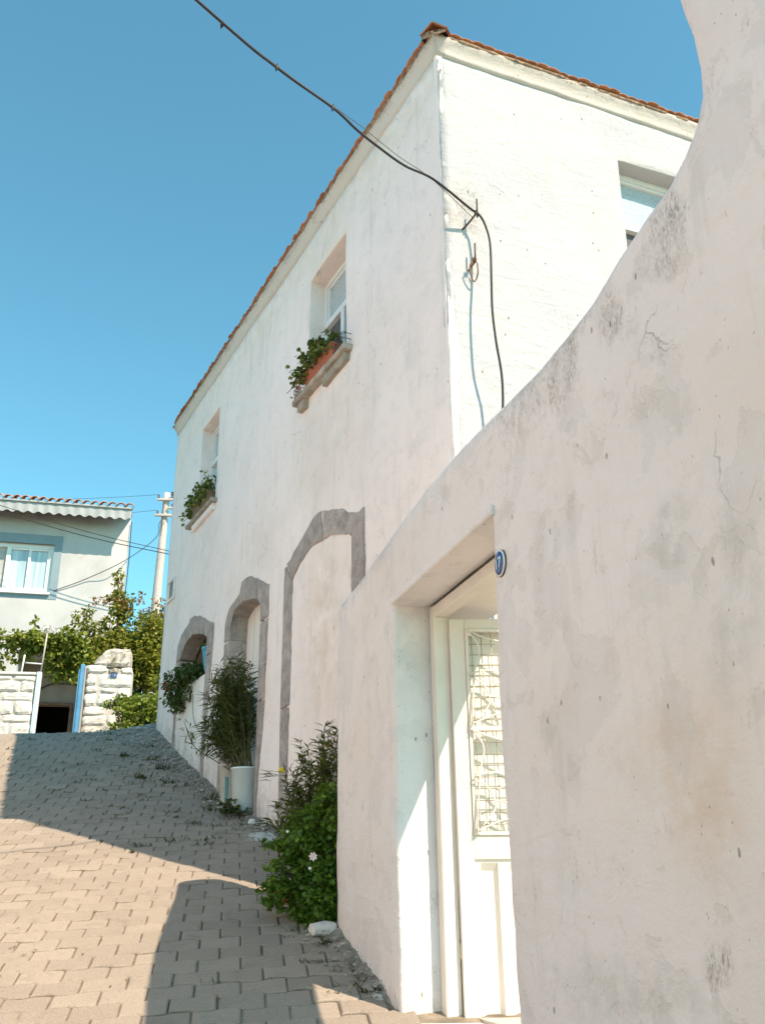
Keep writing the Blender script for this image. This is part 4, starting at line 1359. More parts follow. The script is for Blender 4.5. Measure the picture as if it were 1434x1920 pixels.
def bucket(s, n, zb, rb, rt, h, mat, label, name='plastic_bucket', tilt=(0, 0, 1), soil=True):
    c = FAC.p(s, zb, n)
    root = empty(name, c, label, 'bucket')
    lathe('body', c, [(rb * 0.9, 0.0), (rb, 0.012), (rt, h - 0.02), (rt + 0.008, h - 0.018), (rt + 0.009, h), (rt - 0.003, h), (rt - 0.006, h - 0.03), (rb - 0.004, h * 0.4)], mat, root, 28, tilt)
    if soil:
        lathe('soil', c, [(rt - 0.008, h - 0.06), (rt * 0.5, h - 0.045), (0.003, h - 0.05)], M_soil, root, 16, tilt)
    return root
zb = gfac(4.3)
bucket(4.27, 0.02, 2.52, 0.13, 0.155, 0.43, M_bucket, 'large glossy white plastic bucket standing in the middle arch')
b2r = bucket(4.84, 0.0, 2.62, 0.10, 0.125, 0.43, M_bucket2, 'narrow ivory bucket with a teal stripe in the middle arch')
stv, stf = [], []
for i in range(9):
    h = 0.02 + 0.27 * i / 8
    rr = 0.10 + 0.025 * h / 0.43 + 0.0035
    for k in range(6):
        th = -0.35 + 0.16 * k
        d = (-FAC.u * math.cos(th) + FAC.n * math.sin(th + 0.9))
        d.z = 0; d.normalize()
        stv.append(FAC.p(4.84, 2.62 + h, 0.0) + d * rr)
for i in range(8):
    for k in range(5):
        stf.append((i * 6 + k, i * 6 + k + 1, (i + 1) * 6 + k + 1, (i + 1) * 6 + k))
link('teal_stripe', mesh_from('teal_stripe', stv, stf), M_teal, b2r, True)

def stem_plant(name, label, cat, bases, nst, tips, leafL, leafW, per, mat, seed, whorl=True, rad=0.006, droop=0.0, lmin=0.2, parent_loc=None):
    r = np.random.default_rng(seed)
    root = empty(name, parent_loc or bases[0], label, cat)
    st, P, D, U, L, T = [], [], [], [], [], []
    for i in range(nst):
        b = Vector(bases[i % len(bases)]) + Vector(r.normal(size=3)) * 0.025
        c, rr = tips[i % len(tips)]
        t = Vector(c) + Vector(np.array(rr) * r.uniform(-1, 1, 3))
        m = b.lerp(t, 0.5) + Vector((r.normal() * 0.04, r.normal() * 0.04, 0.06 * (t - b).length))
        path = spline([b, m, t], 6)
        st.append((path, list(np.linspace(rad, rad * 0.35, len(path)))))
        tone0 = r.uniform(-0.15, 0.15)
        for j in range(per):
            k = lmin + (1 - lmin) * (r.random() ** 0.8)
            q = path[min(len(path) - 1, int(k * (len(path) - 1)))].lerp(path[min(len(path) - 1, int(k * (len(path) - 1)) + 1)], r.random())
            ax = (t - m).normalized()
            d = np.array(r.normal(size=3)); d -= np.array(ax) * d.dot(np.array(ax)); d /= np.linalg.norm(d) + 1e-9
            dd = d * 0.8 + np.array(ax) * r.uniform(0.25, 0.9) + np.array([0, 0, -droop * r.random()])
            P.append(np.array(q)); D.append(dd); U.append(np.array([0, 0, 1.0]) + r.normal(size=3) * 0.4)
            L.append(leafL * r.uniform(0.6, 1.2)); T.append(np.clip(r.random() * 0.85 + tone0, 0, 1))
    tubes('stem', st, M_twig, root, 5)
    L = np.array(L)
    leaf_cloud('foliage', P, D, U, L, leafW * L / leafL, 'lance' if leafW < leafL * 0.4 else 'oval', np.array(T), mat, root)
    return root

# oleander rising from the buckets
oz = 2.93
ole = stem_plant('oleander', 'tall dark oleander with narrow leaves growing from the buckets in the middle arch', 'shrub',
    [FAC.p(4.22, oz, 0.02), FAC.p(4.58, oz + 0.04, 0.0), FAC.p(4.3, oz, 0.05)], 84,
    [(FAC.p(4.35, 3.95, 0.16), (0.22, 0.20, 0.20)), (FAC.p(4.62, 3.85, 0.14), (0.18, 0.16, 0.22)), (FAC.p(4.25, 3.65, 0.16), (0.18, 0.16, 0.3)), (FAC.p(4.82, 3.55, 0.16), (0.16, 0.15, 0.28)), (FAC.p(4.5, 3.5, 0.2), (0.24, 0.16, 0.3))],
    0.14, 0.019, 46, L_olea, 4, droop=0.35, lmin=0.2)
# a long branch leaning out to the left
brp = spline([FAC.p(4.55, oz, 0.05), FAC.p(4.95, 3.10, 0.15), FAC.p(5.35, 3.30, 0.28), FAC.p(5.62, 3.62, 0.34)], 6)
tubes('branch', [(brp, list(np.linspace(0.007, 0.003, len(brp)))), (spline([FAC.p(4.55, oz, 0.05), FAC.p(4.85, 3.2, 0.2), FAC.p(5.3, 3.55, 0.3), FAC.p(5.45, 3.9, 0.3)], 5), 0.004)], M_bark, ole, 5)
P, D, U, L, T = [], [], [], [], []
r_ = np.random.default_rng(31)
for i in range(46):
    q = brp[int(r_.integers(9, len(brp)))]
    P.append(np.array(q) + r_.normal(size=3) * 0.03); D.append(r_.normal(size=3) * 0.8 + np.array([-0.3, 0, 0.5])); U.append(np.array([0, 0, 1]) + r_.normal(size=3) * 0.4); L.append(r_.uniform(0.08, 0.15)); T.append(r_.random())
L = np.array(L)
leaf_cloud('branch_foliage', P, D, U, L, L * 0.15, 'lance', np.array(T), L_olea, ole)
# low weeds in front of the buckets
def low_tuft(name, label, cat, pts, L, mat, seed, n=60, spread=0.1, hgt=0.08, shape='oval', group=None):
    r = np.random.default_rng(seed)
    c0 = pts[0]
    root = empty(name, c0, label, cat, group)
    P, D, U, T = [], [], [], []
    for c in pts:
        for i in range(n):
            a = np.array(c) + np.array([r.normal() * spread, r.normal() * spread * 0.7, abs(r.normal()) * hgt])
            P.append(a); D.append(np.array([r.normal(), r.normal(), 0.5])); U.append(np.array([0, 0, 1]) + r.normal(size=3) * 0.5); T.append(r.random())
    Ls = L * r.uniform(0.6, 1.3, len(P))
    leaf_cloud('foliage', P, D, U, Ls, Ls * (0.8 if shape != 'lance' else 0.16), shape, np.array(T), mat, root)
    return root
q0 = FAC.p(4.15, 0, 0.17); q1 = FAC.p(4.32, 0, 0.2)
low_tuft('ground_plant', 'low dark leafy plant on the paving before the white buckets', 'plant', [(q0.x, q0.y, g(q0.y) + 0.02), (q1.x, q1.y, g(q1.y) + 0.02)], 0.05, L_weed, 5, 90, 0.08, 0.06)

# trailing plant and blue pot in the far niche
nich = empty('trailing_plant', FAC.p(6.8, 4.30, -0.05), 'trailing succulent spilling over the parapet of the far arched niche', 'plant')
P, D, U, L, W, T = blobs_leaves([(tuple(FAC.p(7.0, 4.36, 0.05)), (0.26, 0.22, 0.16)), (tuple(FAC.p(6.75, 4.42, -0.06)), (0.25, 0.22, 0.14)), (tuple(FAC.p(6.45, 4.38, -0.08)), (0.3, 0.25, 0.12)),
                              (tuple(FAC.p(7.1, 4.18, 0.09)), (0.16, 0.14, 0.16)), (tuple(FAC.p(6.9, 4.05, 0.08)), (0.14, 0.12, 0.12)), (tuple(FAC.p(6.6, 4.15, 0.05)), (0.06, 0.05, 0.14))], 12000, 0.046, 0.04)
leaf_cloud('foliage', P, D, U, L, W, 'oval', T, L_suc, nich)
tubes('runner', [(spline([FAC.p(6.6, 4.3, 0.03), FAC.p(6.5, 4.12, 0.09), FAC.p(6.62, 3.98, 0.08)], 5), 0.007), (spline([FAC.p(6.5, 4.3, 0.03), FAC.p(6.35, 4.1, 0.09), FAC.p(6.42, 4.0, 0.08)], 5), 0.006)], M_twig, nich, 5)
P, D, U, L, W, T = blobs_leaves([(tuple(FAC.p(6.4, 4.62, -0.15)), (0.25, 0.22, 0.16)), (tuple(FAC.p(6.7, 4.6, -0.15)), (0.2, 0.2, 0.14))], 900, 0.03, 0.01)
leaf_cloud('dry_foliage', P, D, U, L, W, 'lance', T, L_red, nich)
pot = bucket(6.16, -0.10, 4.345, 0.075, 0.115, 0.30, M_cyan, 'light blue plastic pot standing in the far arched niche', 'flower_pot')
P, D, U, L, W, T = blobs_leaves([(tuple(FAC.p(6.18, 4.70, -0.10)), (0.12, 0.11, 0.09))], 5000, 0.04, 0.03)
leaf_cloud('pot_foliage', P, D, U, L, W, 'oval', T, L_shrub, pot)

# shrub with long leaves and a yellow flower behind the corner of the near wall
gz_ = g(8.3)
sh = stem_plant('flowering_shrub', 'upright shrub with long narrow leaves and one yellow bloom before the blocked arch', 'shrub',
    [(-0.62, 8.0, g(8.0)), (-0.5, 7.8, g(7.8)), (-0.7, 8.1, g(8.1))], 74,
    [((-0.58, 7.95, 2.86), (0.12, 0.15, 0.16)), ((-0.40, 7.8, 2.82), (0.14, 0.15, 0.18)), ((-0.72, 8.0, 2.66), (0.12, 0.14, 0.14)), ((-0.5, 7.8, 2.58), (0.22, 0.15, 0.16)), ((-0.36, 7.7, 2.62), (0.14, 0.12, 0.2)), ((-0.86, 8.0, 2.32), (0.08, 0.12, 0.14)), ((-0.62, 7.8, 2.36), (0.2, 0.12, 0.16))],
    0.085, 0.017, 40, L_shrub, 14, droop=0.2, lmin=0.35)
stem_tall = [(spline([(-0.55, 7.95, 2.3), (-0.52, 7.95, 2.75), (-0.50, 7.95, 3.02)], 5), 0.005), (spline([(-0.45, 7.8, 2.3), (-0.42, 7.85, 2.7), (-0.38, 7.85, 2.97)], 5), 0.005)]
tubes('tall_stem', stem_tall, M_twig, sh, 5)
P, D, U, L, T = [], [], [], [], []
for path, _ in stem_tall:
    for q in path[4:]:
        for k in range(7):
            a = r_.uniform(0, 6.28)
            P.append(np.array(q)); D.append([math.cos(a), math.sin(a), 0.55]); U.append([0, 0, 1.0]); L.append(r_.uniform(0.09, 0.14)); T.append(r_.random() * 0.6)
for q in ((-0.90, 8.0, 2.63), (-0.90, 8.0, 2.28)):
    for k in range(9):
        a = r_.uniform(2.2, 4.2)
        P.append(np.array(q) + r_.normal(size=3) * 0.02); D.append([math.cos(a), math.sin(a) * 0.5, r_.uniform(-0.1, 0.45)]); U.append([0, 0, 1.0]); L.append(r_.uniform(0.1, 0.15)); T.append(r_.random() * 0.5)
L = np.array(L)
leaf_cloud('whorl', P, D, U, L, L * 0.13, 'lance', np.array(T), L_shrub, sh)
def flower(name, c, rad, npet, mat, parent, face, heart, wide=0.75):
    P = [np.array(c)] * npet
    f = Vector(face).normalized(); a = f.orthogonal().normalized(); b = f.cross(a)
    D = [np.array(a * math.cos(6.283 * k / npet) + b * math.sin(6.283 * k / npet) + f * 0.15) for k in range(npet)]
    o = leaf_cloud(name, P, D, [np.array(f)] * npet, rad, rad * wide, 'oval', np.full(npet, 0.5), mat, parent, None)
    return o
for k in range(4):
    flower('yellow_bloom', Vector((-0.845, 7.9, 2.67)) + Vector((0.008 * math.cos(k * 1.6), 0.0, 0.01 * math.sin(k * 1.6))), 0.022 - 0.003 * k, 7, M_yellow, sh, (-0.2 + 0.3 * math.cos(k * 1.6), -1, 0.3 * math.sin(k * 1.6)), None)

# scented geranium at the foot of the near wall's end
ger = empty('geranium_bush', (-0.5, 6.78, g(6.78)), 'lush green scented geranium with one pale pink flower by the wall end', 'shrub')
gb = [((-0.46, 6.84, 2.18), (0.16, 0.16, 0.14)), ((-0.37, 6.80, 2.33), (0.12, 0.12, 0.10)), ((-0.60, 6.82, 2.05), (0.15, 0.15, 0.13)), ((-0.42, 6.72, 1.98), (0.18, 0.15, 0.15)), ((-0.62, 6.76, 1.86), (0.17, 0.15, 0.13)),
      ((-0.46, 6.66, 1.80), (0.16, 0.13, 0.13)), ((-0.70, 6.76, 1.74), (0.13, 0.13, 0.09)), ((-0.52, 6.68, 1.66), (0.15, 0.12, 0.10)), ((-0.40, 6.62, 1.64), (0.11, 0.1, 0.11)), ((-0.33, 6.72, 2.15), (0.1, 0.12, 0.15)), ((-0.36, 6.62, 1.86), (0.1, 0.08, 0.14))]
sub = []
rr_ = np.random.default_rng(77)
for c, r in gb:
    for i in range(7):
        d = rr_.normal(size=3); d /= np.linalg.norm(d)
        sub.append((tuple(np.array(c) + d * np.array(r) * 0.85), (0.055, 0.055, 0.035)))
spr = []
for c, r in gb:
    for i in range(4):
        d = rr_.normal(size=3); d[1] = -abs(d[1]); d[2] = abs(d[2]) * 0.7; d /= np.linalg.norm(d)
        k = rr_.uniform(1.05, 1.45)
        tip = np.array(c) + d * np.array(r) * k
        spr.append((tuple(np.array(c)), tuple(tip)))
        sub.append((tuple(tip), (0.035, 0.035, 0.022)))
tubes('sprig', [([a, tuple((np.array(a) + np.array(b)) / 2 + np.array([0, 0, -0.01])), b], 0.003) for a, b in spr], M_twig, ger, 5)
P, D, U, L, W, T = blobs_leaves(gb, 14000, 0.036, 0.036, 0.15, 0.8)
P2, D2, U2, L2, W2, T2 = blobs_leaves(sub, 11000, 0.034, 0.034, 0.1, 1.0)
leaf_cloud('foliage', np.concatenate([P, P2]), np.concatenate([D, D2]), np.concatenate([U, U2]), np.concatenate([L, L2]), np.concatenate([W, W2]), 'round', np.concatenate([T * 0.8, np.clip(T2 + 0.1, 0, 1)]), L_gera, ger)
gst = []
for c, r in gb:
    gst.append((spline([(-0.47 + rr_.normal() * 0.03, 6.80, g(6.8) - 0.02), ((-0.47 + c[0]) / 2, (6.8 + c[1]) / 2, (1.55 + c[2]) / 2), c], 5), 0.008))
tubes('stem', gst, M_bark, ger, 6)
flower('pink_flower', (-0.475, 6.50, 1.965), 0.03, 7, M_petal, ger, (0.05, -1, 0.15), None, 0.62)
for c in ((-0.66, 6.66, 2.13), (-0.495, 6.5, 1.895)):
    flower('white_flower', c, 0.012, 5, M_petal_w, ger, (0.1, -1, 0.3), None)
P, D, U, L, W, T = blobs_leaves([((-0.66, 6.62, 1.74), (0.04, 0.03, 0.06))], 4000, 0.03, 0.03)
leaf_cloud('yellowed_leaf', P, D, U, L, W, 'round', T, L_red, ger)

# ------------------------------------------------------------------ verge, rubble, weeds
base_line = [NW.p(0.20, 0, 0.0), NW.p(0.45, 0, 0), NW.p(0.8, 0, 0), NW.p(1.42, 0, 0.02), NW.p(1.62, 0, -0.25), FAC.p(2.0, 0, 0.05), FAC.p(3.0, 0, 0), FAC.p(3.9, 0, 0), FAC.p(5.3, 0, 0), FAC.p(6.5, 0, 0), FAC.p(7.4, 0, 0), FAC.p(8.3, 0, 0), FAC.p(8.9, 0, -0.1), FAC.p(9.6, 0, -0.4)]
widths = [0.02, 0.10, 0.14, 0.2, 0.2, 0.14, 0.14, 0.12, 0.2, 0.26, 0.36, 0.5, 0.7, 1.0]
bl = spline(base_line, 14)
wd = np.interp(np.linspace(0, len(base_line) - 1, len(bl)), range(len(base_line)), widths)
V, F = [], []
NV = 7
for i, q in enumerate(bl):
    t_ = (bl[min(i + 1, len(bl) - 1)] - bl[max(i - 1, 0)]).normalized()
    nn = Vector((-t_.y, t_.x, 0))
    if nn.x > 0: nn = -nn
    for k in range(NV):
        a = k / (NV - 1)
        w = wd[i] * (1 + 0.6 * nz(q.x * 3, q.y * 3, 2)) * (1 + 0.3 * nz(q.x * 11, q.y * 11, 1))
        p_ = q + nn * (w * a - 0.05)
        h = (1 - a) ** 1.2 * (0.035 + 0.14 * wd[i]) + 0.022 * nz(p_.x * 9, p_.y * 9, 5) * (1 - a) + 0.012 * nz(p_.x * 25, p_.y * 25, 6) * (1 - a)
        V.append((p_.x, p_.y, g(p_.y) + (h if k < NV - 1 else -0.02)))
for i in range(len(bl) - 1):
    for k in range(NV - 1):
        F.append((i * NV + k, (i + 1) * NV + k, (i + 1) * NV + k + 1, i * NV + k + 1))
vg = link('verge', mesh_from('verge', V, F), M_verge, None, True)
tag(vg, kind='structure')
# rubble stones (uncountable grit and lumps)
ico = bmesh.new(); bmesh.ops.create_icosphere(ico, subdivisions=2, radius=1.0)
IV = [v.co.copy() for v in ico.verts]; IF = [tuple(v.index for v in f.verts) for f in ico.faces]; ico.free()
RV, RF = [], []
rr = random.Random(12)
for i in range(1300):
    j = int(len(bl) * (0.05 + 0.95 * rr.random() ** 0.7)); j = min(j, len(bl) - 1)
    q = bl[j]; w = wd[j]
    t_ = (bl[min(j + 1, len(bl) - 1)] - bl[max(j - 1, 0)]).normalized()
    nn = Vector((-t_.y, t_.x, 0)); nn = -nn if nn.x > 0 else nn
    p_ = q + nn * (abs(rr.gauss(0, 0.7)) * w) + t_ * rr.uniform(-0.1, 0.1)
    r0 = rr.uniform(0.004, 0.011) * (1.9 if rr.random() < 0.1 else 1) * min(1.5, 0.55 + j / len(bl))
    o = len(RV)
    sd = rr.uniform(0, 99)
    for v in IV:
        k = 1 + 0.45 * nz(v.x * 1.6 + sd, v.y * 1.6, v.z * 1.6)
        RV.append((p_.x + v.x * r0 * k * 1.3, p_.y + v.y * r0 * k, g(p_.y) + 0.012 + (0.03 + 0.1 * w) * max(0, 1 - (p_ - q).length / max(w, 0.01)) + v.z * r0 * k * 0.7))
    RF += [tuple(a + o for a in f) for f in IF]
rub = link('rubble', mesh_from('rubble', RV, RF), M_rubble, None, False)
tag(rub, 'loose rubble and grit heaped along the foot of the white walls', 'rubble', kind='stuff')
# whitewashed lump by the geranium
lump = NW.p(1.42, 0, 0.1)
def lump_stone(name, c, r, label, seed, mat, rot=0.0):
    V = []
    for v in IV:
        k = 1 + 0.30 * nz(v.x * 1.3 + seed, v.y * 1.3, v.z * 1.3)
        x, y, z = v.x, v.y, v.z
        x = math.copysign(abs(x) ** 0.6, x); y = math.copysign(abs(y) ** 0.6, y); z = math.copysign(abs(z) ** 0.7, z)
        xx, yy = x * r[0] * k, y * r[1] * k
        V.append((c[0] + xx * math.cos(rot) - yy * math.sin(rot), c[1] + xx * math.sin(rot) + yy * math.cos(rot), c[2] + z * r[2] * k))
    return tag(link(name, mesh_from(name, V, IF), mat, None, False), label, 'stone')
lump_stone('stone_block', (-0.40, 6.50, g(6.50) + 0.03), (0.09, 0.07, 0.045), 'whitewashed block of stone under the geranium at the wall foot', 3.3, M_white_stone, 0.3)
lump_stone('stone_block', (-1.30, 9.62, g(9.62) + 0.02), (0.035, 0.03, 0.028), 'small pale stone on the paving in front of the white buckets', 8.1, M_white_stone, 0.1)
lump_stone('stone_block', (-0.20, 6.28, g(6.28) + 0.005), (0.10, 0.06, 0.025), 'flat grey kerb stone at the foot of the courtyard wall', 5.5, M_grey_stone, 0.2)
# dry leaves blown about
rl = np.random.default_rng(9)
P, D, U, T = [], [], [], []
for i in range(170):
    x = rl.uniform(-3.4, -0.2); y = rl.uniform(5.2, 13.0)
    if FAC.sn(x, y)[1] < 0.1 or NW.sn(x, y)[1] < 0.05: continue
    P.append([x, y, g(y) + 0.006]); a = rl.uniform(0, 6.28); D.append([math.cos(a), math.sin(a), 0.25 * math.sin(a) + rl.uniform(0, 0.2)]); U.append([rl.normal() * 0.2, -0.25, 1]); T.append(rl.random())
Ls = rl.uniform(0.012, 0.032, len(P))
tag(leaf_cloud('leaf_litter', P, D, U, Ls, Ls * 0.5, 'oval', np.array(T), leaf_mat('leaf_litter', (0.10, 0.06, 0.03), (0.24, 0.15, 0.07), (0.42, 0.26, 0.08), 0.1), None), 'dry leaves scattered over the paving blocks', 'leaves')
# weeds in the joints
P, D, U, L, T = [], [], [], [], []
rw = np.random.default_rng(41)
def weed(x, y, n, h, flat=0.5):
    z = g(y)
    for i in range(n):
        P.append(np.array([x + rw.normal() * 0.03 * (1 + h * 6), y + rw.normal() * 0.02, z - 0.004]))
        a = rw.uniform(0, 6.28)
        D.append([math.cos(a), math.sin(a) * 0.7, rw.uniform(0.3, 1.6) * flat * 2]); U.append([rw.normal() * 0.4, rw.normal() * 0.4, 1.0])
        L.append(h * rw.uniform(0.5, 1.3)); T.append(rw.random() * 0.8)
for i in range(150):
    s = rw.uniform(3.2, 9.0); off = abs(rw.normal()) * 0.75 + 0.2
    q = FAC.p(s, 0, off * (0.6 + s * 0.09))
    weed(q.x, q.y, int(rw.integers(4, 14)), rw.uniform(0.02, 0.06))
for x, y in ((-3.0, 12.4), (-3.1, 13.0), (-2.9, 12.8), (-2.75, 12.0), (-2.6, 12.6), (-2.35, 11.9), (-2.5, 11.4), (-2.9, 11.6), (-2.0, 11.3), (-2.2, 12.2), (-3.4, 12.6), (-1.9, 10.7)):
    weed(x, y, 22, rw.uniform(0.06, 0.11), 0.9)
for i in range(120):
    j = int(rw.integers(10, len(bl) - 4)); q = bl[j]
    weed(q.x - rw.uniform(0.02, 0.3), q.y + rw.uniform(-0.1, 0.1), int(rw.integers(5, 16)), rw.uniform(0.02, 0.05))
weed(-0.95, 5.75, 16, 0.03); weed(-0.35, 6.32, 40, 0.06); weed(-0.2, 6.15, 30, 0.05); weed(-0.02, 5.6, 50, 0.05); weed(-0.08, 5.8, 30, 0.045); weed(-0.1, 5.98, 30, 0.04)
L = np.array(L)
wd_ = leaf_cloud('weeds', P, D, U, L, L * 0.22, 'lance', np.array(T), L_weed, None)
tag(wd_, 'small weeds and grass sprouting from the paving joints', 'weeds')

# ------------------------------------------------------------------ unseen white house added across the lane; its sunlit wall bounces warm light
OH = Frame(-5.0, -9.0, -3.0, 1)
oh = empty('added_lane_house', OH.p(9.0, g(0.0), -2.5), 'unseen whitewashed house added left of the lane to bounce sunlight', 'house')
ohw = [(2.5, 3.4), (2.5, 5.0), (3.6, 5.0), (3.6, 3.4)]
def orect(a, b, c, d): return [(a, c), (b, c), (b, d), (a, d)]
oh_holes = [(orect(3.0, 4.0, 2.4, 3.9), 0.2), (orect(8.0, 9.0, 3.4, 4.9), 0.2), (orect(13.0, 14.0, 4.4, 5.9), 0.2), (orect(15.8, 16.9, 1.9, 4.1), 0.2)]
plaster_wall('front_wall', OH, [(0, -3.5), (18.4, 0.8), (18.4, 7.6), (0, 7.6)], oh_holes, 0.45, 0.01, M_house, oh, 0, 0.3)
boxes('side_wall', OH, [(18.1, 18.399, 0.8, 7.6, -5.5, -0.301), (0.0, 0.3, -3.5, 7.6, -5.5, -0.301), (0.0, 18.4, -3.0, 7.6, -5.8, -5.51)], M_house, oh, 0)
for (q, dep) in oh_holes[:3]:
    (a, c), (b, _), (_, d), _ = q
    wo = boxes('window', OH, [(a, a + 0.06, c, d, -0.25, -0.18), (b - 0.06, b, c, d, -0.25, -0.18), (a + 0.06, b - 0.06, c, c + 0.06, -0.25, -0.18), (a + 0.06, b - 0.06, d - 0.06, d, -0.25, -0.18)], M_pvc, oh)
    boxes('pane', OH, [(a + 0.06, b - 0.06, c + 0.06, d - 0.06, -0.245, -0.23)], M_glass_dark, wo, 0)
boxes('door', OH, [(15.8, 16.9, 1.9, 4.1, -0.26, -0.19)], M_blue, oh)
link('roof', mesh_from('roof', [OH.p(-0.2, 7.6, 0.25), OH.p(18.6, 7.6, 0.25), OH.p(18.6, 7.6, -6.0), OH.p(-0.2, 7.6, -6.0), OH.p(2.5, 8.6, -2.9), OH.p(16, 8.6, -2.9)], [(0, 1, 5, 4), (1, 2, 5), (2, 3, 4, 5), (3, 0, 4), (0, 3, 2, 1)]), M_tile, oh)

# ------------------------------------------------------------------ top of the lane: stone wall, gate, pier
PR = Frame(-4.8702, 16.8087, 80.0, 1)
GZ0 = 4.05
def rubble_wall(root, s0, s1, z0, z1, n1, seed, mats, rows, core=True):
    r = random.Random(seed)
    z = z0
    out_ = []
    for h in rows:
        s = s0 + 0.0
        zz = min(z + h, z1)
        while s < s1 - 0.05:
            w = r.uniform(0.22, 0.46)
            if s + w > s1 - 0.14: w = s1 - s
            rock('stone', PR, s + 0.006, s + w - 0.006, z + 0.006, zz - 0.006, n1 - 0.10, n1 + r.uniform(-0.006, 0.012), mats[0] if r.random() > 0.06 else mats[-1], root, r.random() * 90, 0.016)
            s += w
        z = zz
        if z >= z1 - 1e-6: break
lw = empty('stone_wall', PR.p(-3.5, GZ0, -0.2), 'low whitewashed rubble stone wall left of the gateway', 'wall')
boxes('wall_core', PR, [(-6.4, -1.30, 3.6, 5.385, -0.42, -0.028)], M_mortar, lw, 0.0)
rubble_wall(lw, -6.4, -1.29, 3.9, 5.36, 0.0, 3, (M_white_stone, M_white_stone), [0.22, 0.17, 0.24, 0.15, 0.23, 0.16, 0.20, 0.25])
boxes('coping', PR, [(-6.4, -1.285, 5.372, 5.42, -0.44, 0.02)], M_white_stone, lw, 0.01)
post = boxes('gate_post', PR, [(-1.275, -1.215, 3.9, 5.43, -0.06, 0.015)], M_paleblue, None, 0.006)
tag(post, 'pale blue gate post at the end of the low stone wall', 'post')
boxes('post_edge', PR, [(-1.215, -1.195, 3.9, 5.425, -0.06, 0.01)], M_white, post, 0.003)
# slender post and rail carrying the vine
pp = empty('vine_post', PR.p(-1.22, 5.43, -0.08), 'thin pipe post rising above the low stone wall', 'post')
tube('pipe', [PR.p(-1.225, 5.38, -0.05), PR.p(-1.19, 6.22, -0.05)], 0.014, M_concrete, pp, 8)
tube('stay', [PR.p(-1.205, 5.58, -0.05), PR.p(-1.5, 5.60, -0.06)], 0.012, M_white, pp, 6)
tube('short_pipe', [PR.p(-1.56, 5.42, -0.1), PR.p(-1.54, 5.75, -0.1)], 0.016, M_white, pp, 6)

pier = empty('gate_pier', PR.p(-0.05, GZ0, -0.25), 'whitewashed rubble stone gate pier with a weathered grey top', 'pier')
boxes('pier_core', PR, [(-0.40, 0.34, 3.6, 5.52, -0.45, -0.028)], M_mortar, pier, 0)
STN = [(-0.42, 0.36, 3.9, 4.22, 1), (-0.43, 0.05, 4.225, 4.50, 1), (0.06, 0.37, 4.225, 4.50, 0), (-0.43, -0.02, 4.505, 4.68, 0), (-0.01, 0.37, 4.505, 4.72, 0), (-0.43, -0.02, 4.685, 4.84, 0),
       (-0.43, -0.23, 4.845, 5.08, 0), (-0.22, 0.10, 4.845, 5.08, 0), (0.11, 0.345, 4.73, 5.18, 0), (-0.43, -0.22, 5.085, 5.20, 0), (-0.17, 0.10, 5.085, 5.18, 0),
       (-0.44, -0.25, 5.21, 5.42, 0), (-0.23, 0.35, 5.195, 5.42, 0), (-0.44, -0.08, 5.435, 5.58, 0), (0.14, 0.36, 5.435, 5.55, 0), (-0.07, 0.13, 5.43, 5.53, 1)]
for i, (a, b, c, d, gk) in enumerate(STN):
    rock('stone', PR, a + 0.006, b - 0.006, c + 0.005, d - 0.005, -0.10, 0.012 * nz(i * 3.3, 1) , M_grey_stone if gk else M_white_stone, pier, i * 3.7, 0.014)
cp = rock('cap_stone', PR, -0.32, 0.29, 5.56, 5.90, -0.42, -0.03, M_grey_stone, pier, 61, 0.03, 8, 7)
for v in cp.data.vertices:
    w = wloc(pier)
    s, n = PR.sn(v.co.x + w.x, v.co.y + w.y)
    z = v.co.z + w.z
    if z > 5.62 and s < -0.12:
        k = min(1, (-0.12 - s) / 0.2)
        v.co.z -= k * (z - 5.58) * 0.75
plate = boxes('house_number', PR, [(-0.01, 0.095, 5.36, 5.43, 0.012, 0.028)], M_enamel, None, 0.004)
tag(plate, 'small blue house number plate on the stone gate pier', 'number plate')
text_mesh('digits', '15', 0.062, PR, 0.0425, 5.394, 0.029, M_white, plate)
bp = boxes('gate_post', PR, [(-0.545, -0.475, 3.9, 5.585, -0.10, 0.0)], M_blue, None, 0.006)
tag(bp, 'bright blue metal gate post beside the stone pier', 'post')
boxes('post_edge', PR, [(-0.472, -0.443, 3.9, 5.56, -0.09, 0.008)], M_fascia, bp, 0.003)
boxes('hinge_strip', PR, [(-0.575, -0.547, 3.9, 5.5, -0.09, -0.02)], M_blue, bp, 0.003)
# dry plant on the pier
P, D, U, L, W, T = blobs_leaves([(tuple(PR.p(0.02, 5.52, 0.03)), (0.1, 0.08, 0.07)), (tuple(PR.p(0.0, 5.66, 0.03)), (0.04, 0.05, 0.07))], 2600, 0.05, 0.02)
pf = empty('dry_weed', PR.p(0.02, 5.45, 0.02), 'tuft of dry weed growing out of the top of the stone pier', 'plant')
leaf_cloud('foliage', P, D, U, L, W, 'oval', np.clip(T + 0.4, 0, 1), leaf_mat('leaf_dry', (0.16, 0.13, 0.05), (0.28, 0.22, 0.10), (0.5, 0.42, 0.28), 0.2), pf)

